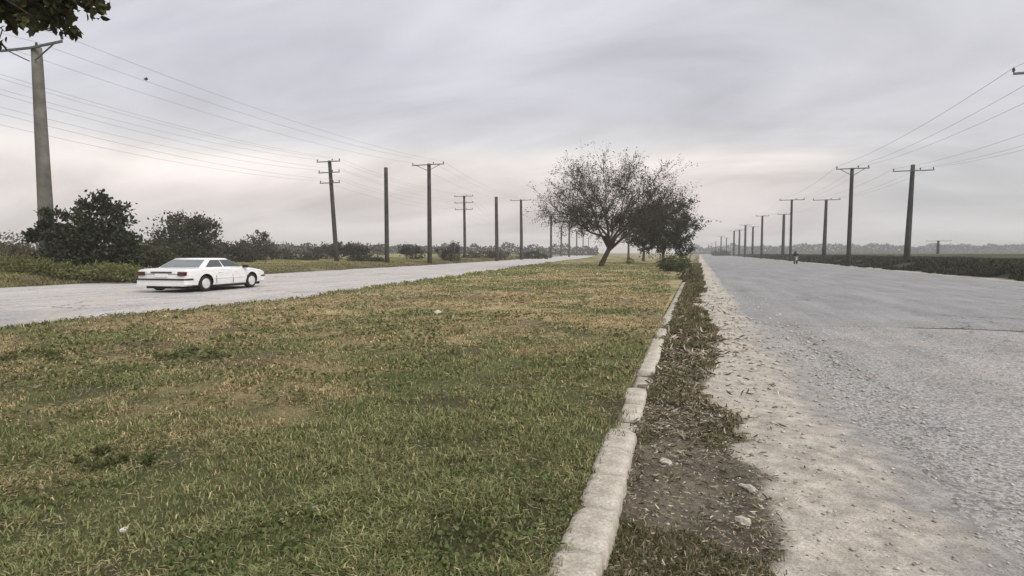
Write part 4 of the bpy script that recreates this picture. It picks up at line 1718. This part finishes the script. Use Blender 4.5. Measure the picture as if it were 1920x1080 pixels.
# ------------------------------------------------------------------ motorcycle and rider on the right road
def build_moto():
    mx, my = gpt(1491, 495.5)
    yaw = math.pi + .10            # coming towards the camera
    root = empty('motorcycle', (mx, my, .03), yaw)
    tag(root, 'small dark motorcycle coming along the far side of the right road', 'motorcycle')
    for y in (-.62, .62):
        w = empty('wheel', (0, y, .30))
        w.parent = root
        MB().lathe((-.06, 0, 0), [(.21, 0), (.28, .01), (.30, .04), (.30, .08), (.28, .11), (.21, .12)], 20, 'X').build('tyre', M['rubber'], w, True)
        MB().lathe((-.035, 0, 0), [(.03, -.02), (.05, 0), (.205, .02), (.205, .05), (.05, .07), (.03, .09)], 16, 'X').build('rim', M['chrome'], w, True)
    f = MB()
    f.tube([(0, .42, .88), (0, .30, .72), (0, .05, .50), (0, -.25, .42), (0, -.62, .30)], .035, 6)
    f.tube([(0, -.2, .68), (0, -.25, .42)], .03, 6)
    f.build('frame', M['black'], root)
    MB().box((0, .02, .42), (.26, .34, .26)).build('engine', M['steel'], root, bevel=.03)
    MB().tube([(0, .34, .78), (0, .24, .82), (0, .05, .80), (0, -.06, .74)], [.07, .14, .13, .06], 10).build('fuel_tank', M['red_paint'], root, True)
    MB().tube([(0, -.05, .76), (0, -.35, .77), (0, -.68, .80)], [.10, .13, .09], 8).build('seat', M['black'], root, True)
    for s in (-1, 1):
        MB().tube([(s * .08, .62, .30), (s * .08, .44, .90)], .025, 6).build('fork', M['chrome'], root)
        MB().bar((s * .30, .36, 1.02), (s * .34, .36, 1.16), .012).build('mirror_stem', M['black'], root)
    MB().tube([(-.36, .30, 1.0), (-.2, .42, .98), (.2, .42, .98), (.36, .30, 1.0)], .018, 6).build('handlebar', M['chrome'], root)
    MB().lathe((0, .46, .86), [(.03, 0), (.09, .03), (.10, .09), (.095, .11)], 14, 'Y').build('headlight', M['lens'], root, True)
    MB().tube([(0, .34, .62), (0, .55, .64), (0, .75, .58)], [.05, .08, .04], 8).build('front_mudguard', M['paint'], root, True)
    MB().tube([(.14, .05, .34), (.16, -.3, .28), (.16, -.7, .32)], .04, 8).build('exhaust', M['chrome'], root)

    # rider: one continuous skinned figure
    pr = empty('person', (mx, my, .03), yaw)
    tag(pr, 'rider in dark clothes and helmet sitting on the motorcycle', 'person')
    J = {'pelvis': ((0, -.28, .90), .15), 'waist': ((0, -.25, 1.10), .14), 'chest': ((0, -.17, 1.32), .17), 'neck': ((0, -.12, 1.50), .065), 'head': ((0, -.08, 1.60), .09), 'crown': ((0, -.07, 1.70), .10)}
    E = [('pelvis', 'waist'), ('waist', 'chest'), ('chest', 'neck'), ('neck', 'head'), ('head', 'crown')]
    for s, n in ((-1, 'l'), (1, 'r')):
        J.update({'hip' + n: ((s * .12, -.25, .86), .11), 'knee' + n: ((s * .24, .18, .78), .075), 'ankle' + n: ((s * .2, .02, .38), .05), 'toe' + n: ((s * .22, .20, .33), .045),
                  'sh' + n: ((s * .19, -.14, 1.42), .075), 'el' + n: ((s * .32, .08, 1.20), .055), 'wr' + n: ((s * .34, .27, 1.05), .042), 'hand' + n: ((s * .33, .32, 1.03), .045)})
        E += [('pelvis', 'hip' + n), ('hip' + n, 'knee' + n), ('knee' + n, 'ankle' + n), ('ankle' + n, 'toe' + n), ('chest', 'sh' + n), ('sh' + n, 'el' + n), ('el' + n, 'wr' + n), ('wr' + n, 'hand' + n)]
    names = list(J)
    me = bpy.data.meshes.new('body')
    me.from_pydata([J[k][0] for k in names], [(names.index(a), names.index(b)) for a, b in E], [])
    o = bpy.data.objects.new('body', me)
    COL.objects.link(o)
    md = o.modifiers.new('skin', 'SKIN')
    for i, k in enumerate(names):
        sv = me.skin_vertices[0].data[i]
        sv.radius = (J[k][1], J[k][1])
        sv.use_root = k == 'pelvis'
    ms = o.modifiers.new('sub', 'SUBSURF')
    ms.levels = ms.render_levels = 2
    dg = bpy.context.evaluated_depsgraph_get()
    nm = bpy.data.meshes.new_from_object(o.evaluated_get(dg))
    o.modifiers.clear()
    o.data = nm
    nm.materials.clear()
    nm.materials.append(M['cloth_dark'])
    nm.polygons.foreach_set('use_smooth', [True] * len(nm.polygons))
    o.parent = pr
    MB().lathe((0, -.07, 1.52), [(.05, 0), (.115, .03), (.135, .12), (.12, .20), (.07, .25), (.001, .265)], 14).build('helmet', M['black'], pr, True)
    MB().tube([(0, .035, 1.58), (0, .062, 1.62), (0, .035, 1.66)], [.03, .05, .03], 8).build('face', M['skin'], pr, True)
    for s in (-1, 1):
        MB().tube([(s * .235, .185, .79), (s * .225, .12, .60), (s * .205, .04, .42)], [.088, .078, .066], 8).build('trouser_leg', M['cloth_pale'], pr, True)


build_moto()


# ------------------------------------------------------------------ litter and loose stones
def lump(name, label, cat, px, py, size, mat, zf, seed, group=None):
    x, y = gpt(px, py, .1)
    z = float(zf(np.array(x), np.array(y)))
    bm = bmesh.new()
    bmesh.ops.create_icosphere(bm, subdivisions=2, radius=1)
    rng = random.Random(seed)
    for v in bm.verts:
        k = 1 + .35 * (math.sin(v.co.x * 4 + seed) * math.cos(v.co.y * 3.1 + seed * 2)) + rng.uniform(-.12, .12)
        v.co = Vector((v.co.x * size[0] * k, v.co.y * size[1] * k, v.co.z * size[2] * k))
    me = bpy.data.meshes.new(name)
    bm.to_mesh(me)
    bm.free()
    me.materials.append(mat)
    o = bpy.data.objects.new(name, me)
    o.location = (x, y, z + size[2] * .55)
    o.rotation_euler = (0, 0, rng.uniform(0, 6))
    COL.objects.link(o)
    tag(o, label, cat, group)


for (px, py, sz, lab) in ((372, 679, .30, 'dark flat weed patch in the tan turf left of the middle'), (30, 681, .30, 'dark green weed patch at the left edge of the turf'),
                          (178, 884, .12, 'small dark weed patch in the green turf at lower left')):
    p = gpt(px, py, .12)
    rg = random.Random(px)
    lobes = [(rg.uniform(-2.2, 2.2) * sz, rg.uniform(-1.0, 1.0) * sz, 0.015, sz * rg.uniform(.3, .7), sz * rg.uniform(.25, .5), .03) for _ in range(9)]
    bush('weed_clump', lab, 'weeds', gz(p, 'median'), lobes, 1500, .035, int(px), ((.05, .06, .023), (.13, .14, .055)), 'dark weed patches in the turf', 0)
lump('paper_scrap', 'crumpled white paper scrap in the grass at bottom left', 'litter', 213, 1037, (.017, .014, .018), M['paper'], median_z, 3)
lump('paper_scrap', 'pale scrap in the green grass at the lower middle', 'litter', 578, 992, (.045, .012, .015), M['paper'], median_z, 4)
lump('stone', 'pale flat stone on the dark soil beside the sand', 'stone', 1415, 913, (.085, .03, .02), M['stone'], verge_z, 5)
lump('stone', 'pale stone in the soil low beside the road, nearest the camera', 'stone', 1405, 985, (.05, .04, .03), M['stone'], verge_z, 6)
lump('stone', 'small pale stone close to the kerb on the soil strip', 'stone', 1255, 872, (.06, .035, .022), M['stone'], verge_z, 8)
lump('stone', 'white stone in the turf far up the median', 'stone', 820, 595, (.10, .08, .06), M['stone'], median_z, 9)

# ------------------------------------------------------------------ haze: the air itself
hz = MB()
hz.box((0, 1300, 7.0), (7600, 6400, 17.0))
ho = hz.build('haze', None)
hm = bpy.data.materials.new('haze_air')
hm.use_nodes = True
ht = hm.node_tree
ht.nodes.clear()
hout = ht.nodes.new('ShaderNodeOutputMaterial')
pv = ht.nodes.new('ShaderNodeVolumePrincipled')
pv.inputs['Color'].default_value = (0.86, 0.85, 0.86, 1)
pv.inputs['Density'].default_value = 0.0007
pv.inputs['Density Attribute'].default_value = ''
pv.inputs['Anisotropy'].default_value = 0.2
ht.links.new(pv.outputs[0], hout.inputs['Volume'])
ho.data.materials.append(hm)
tag(ho, 'thin grey evening haze over the fields and roads', 'haze', kind='stuff')
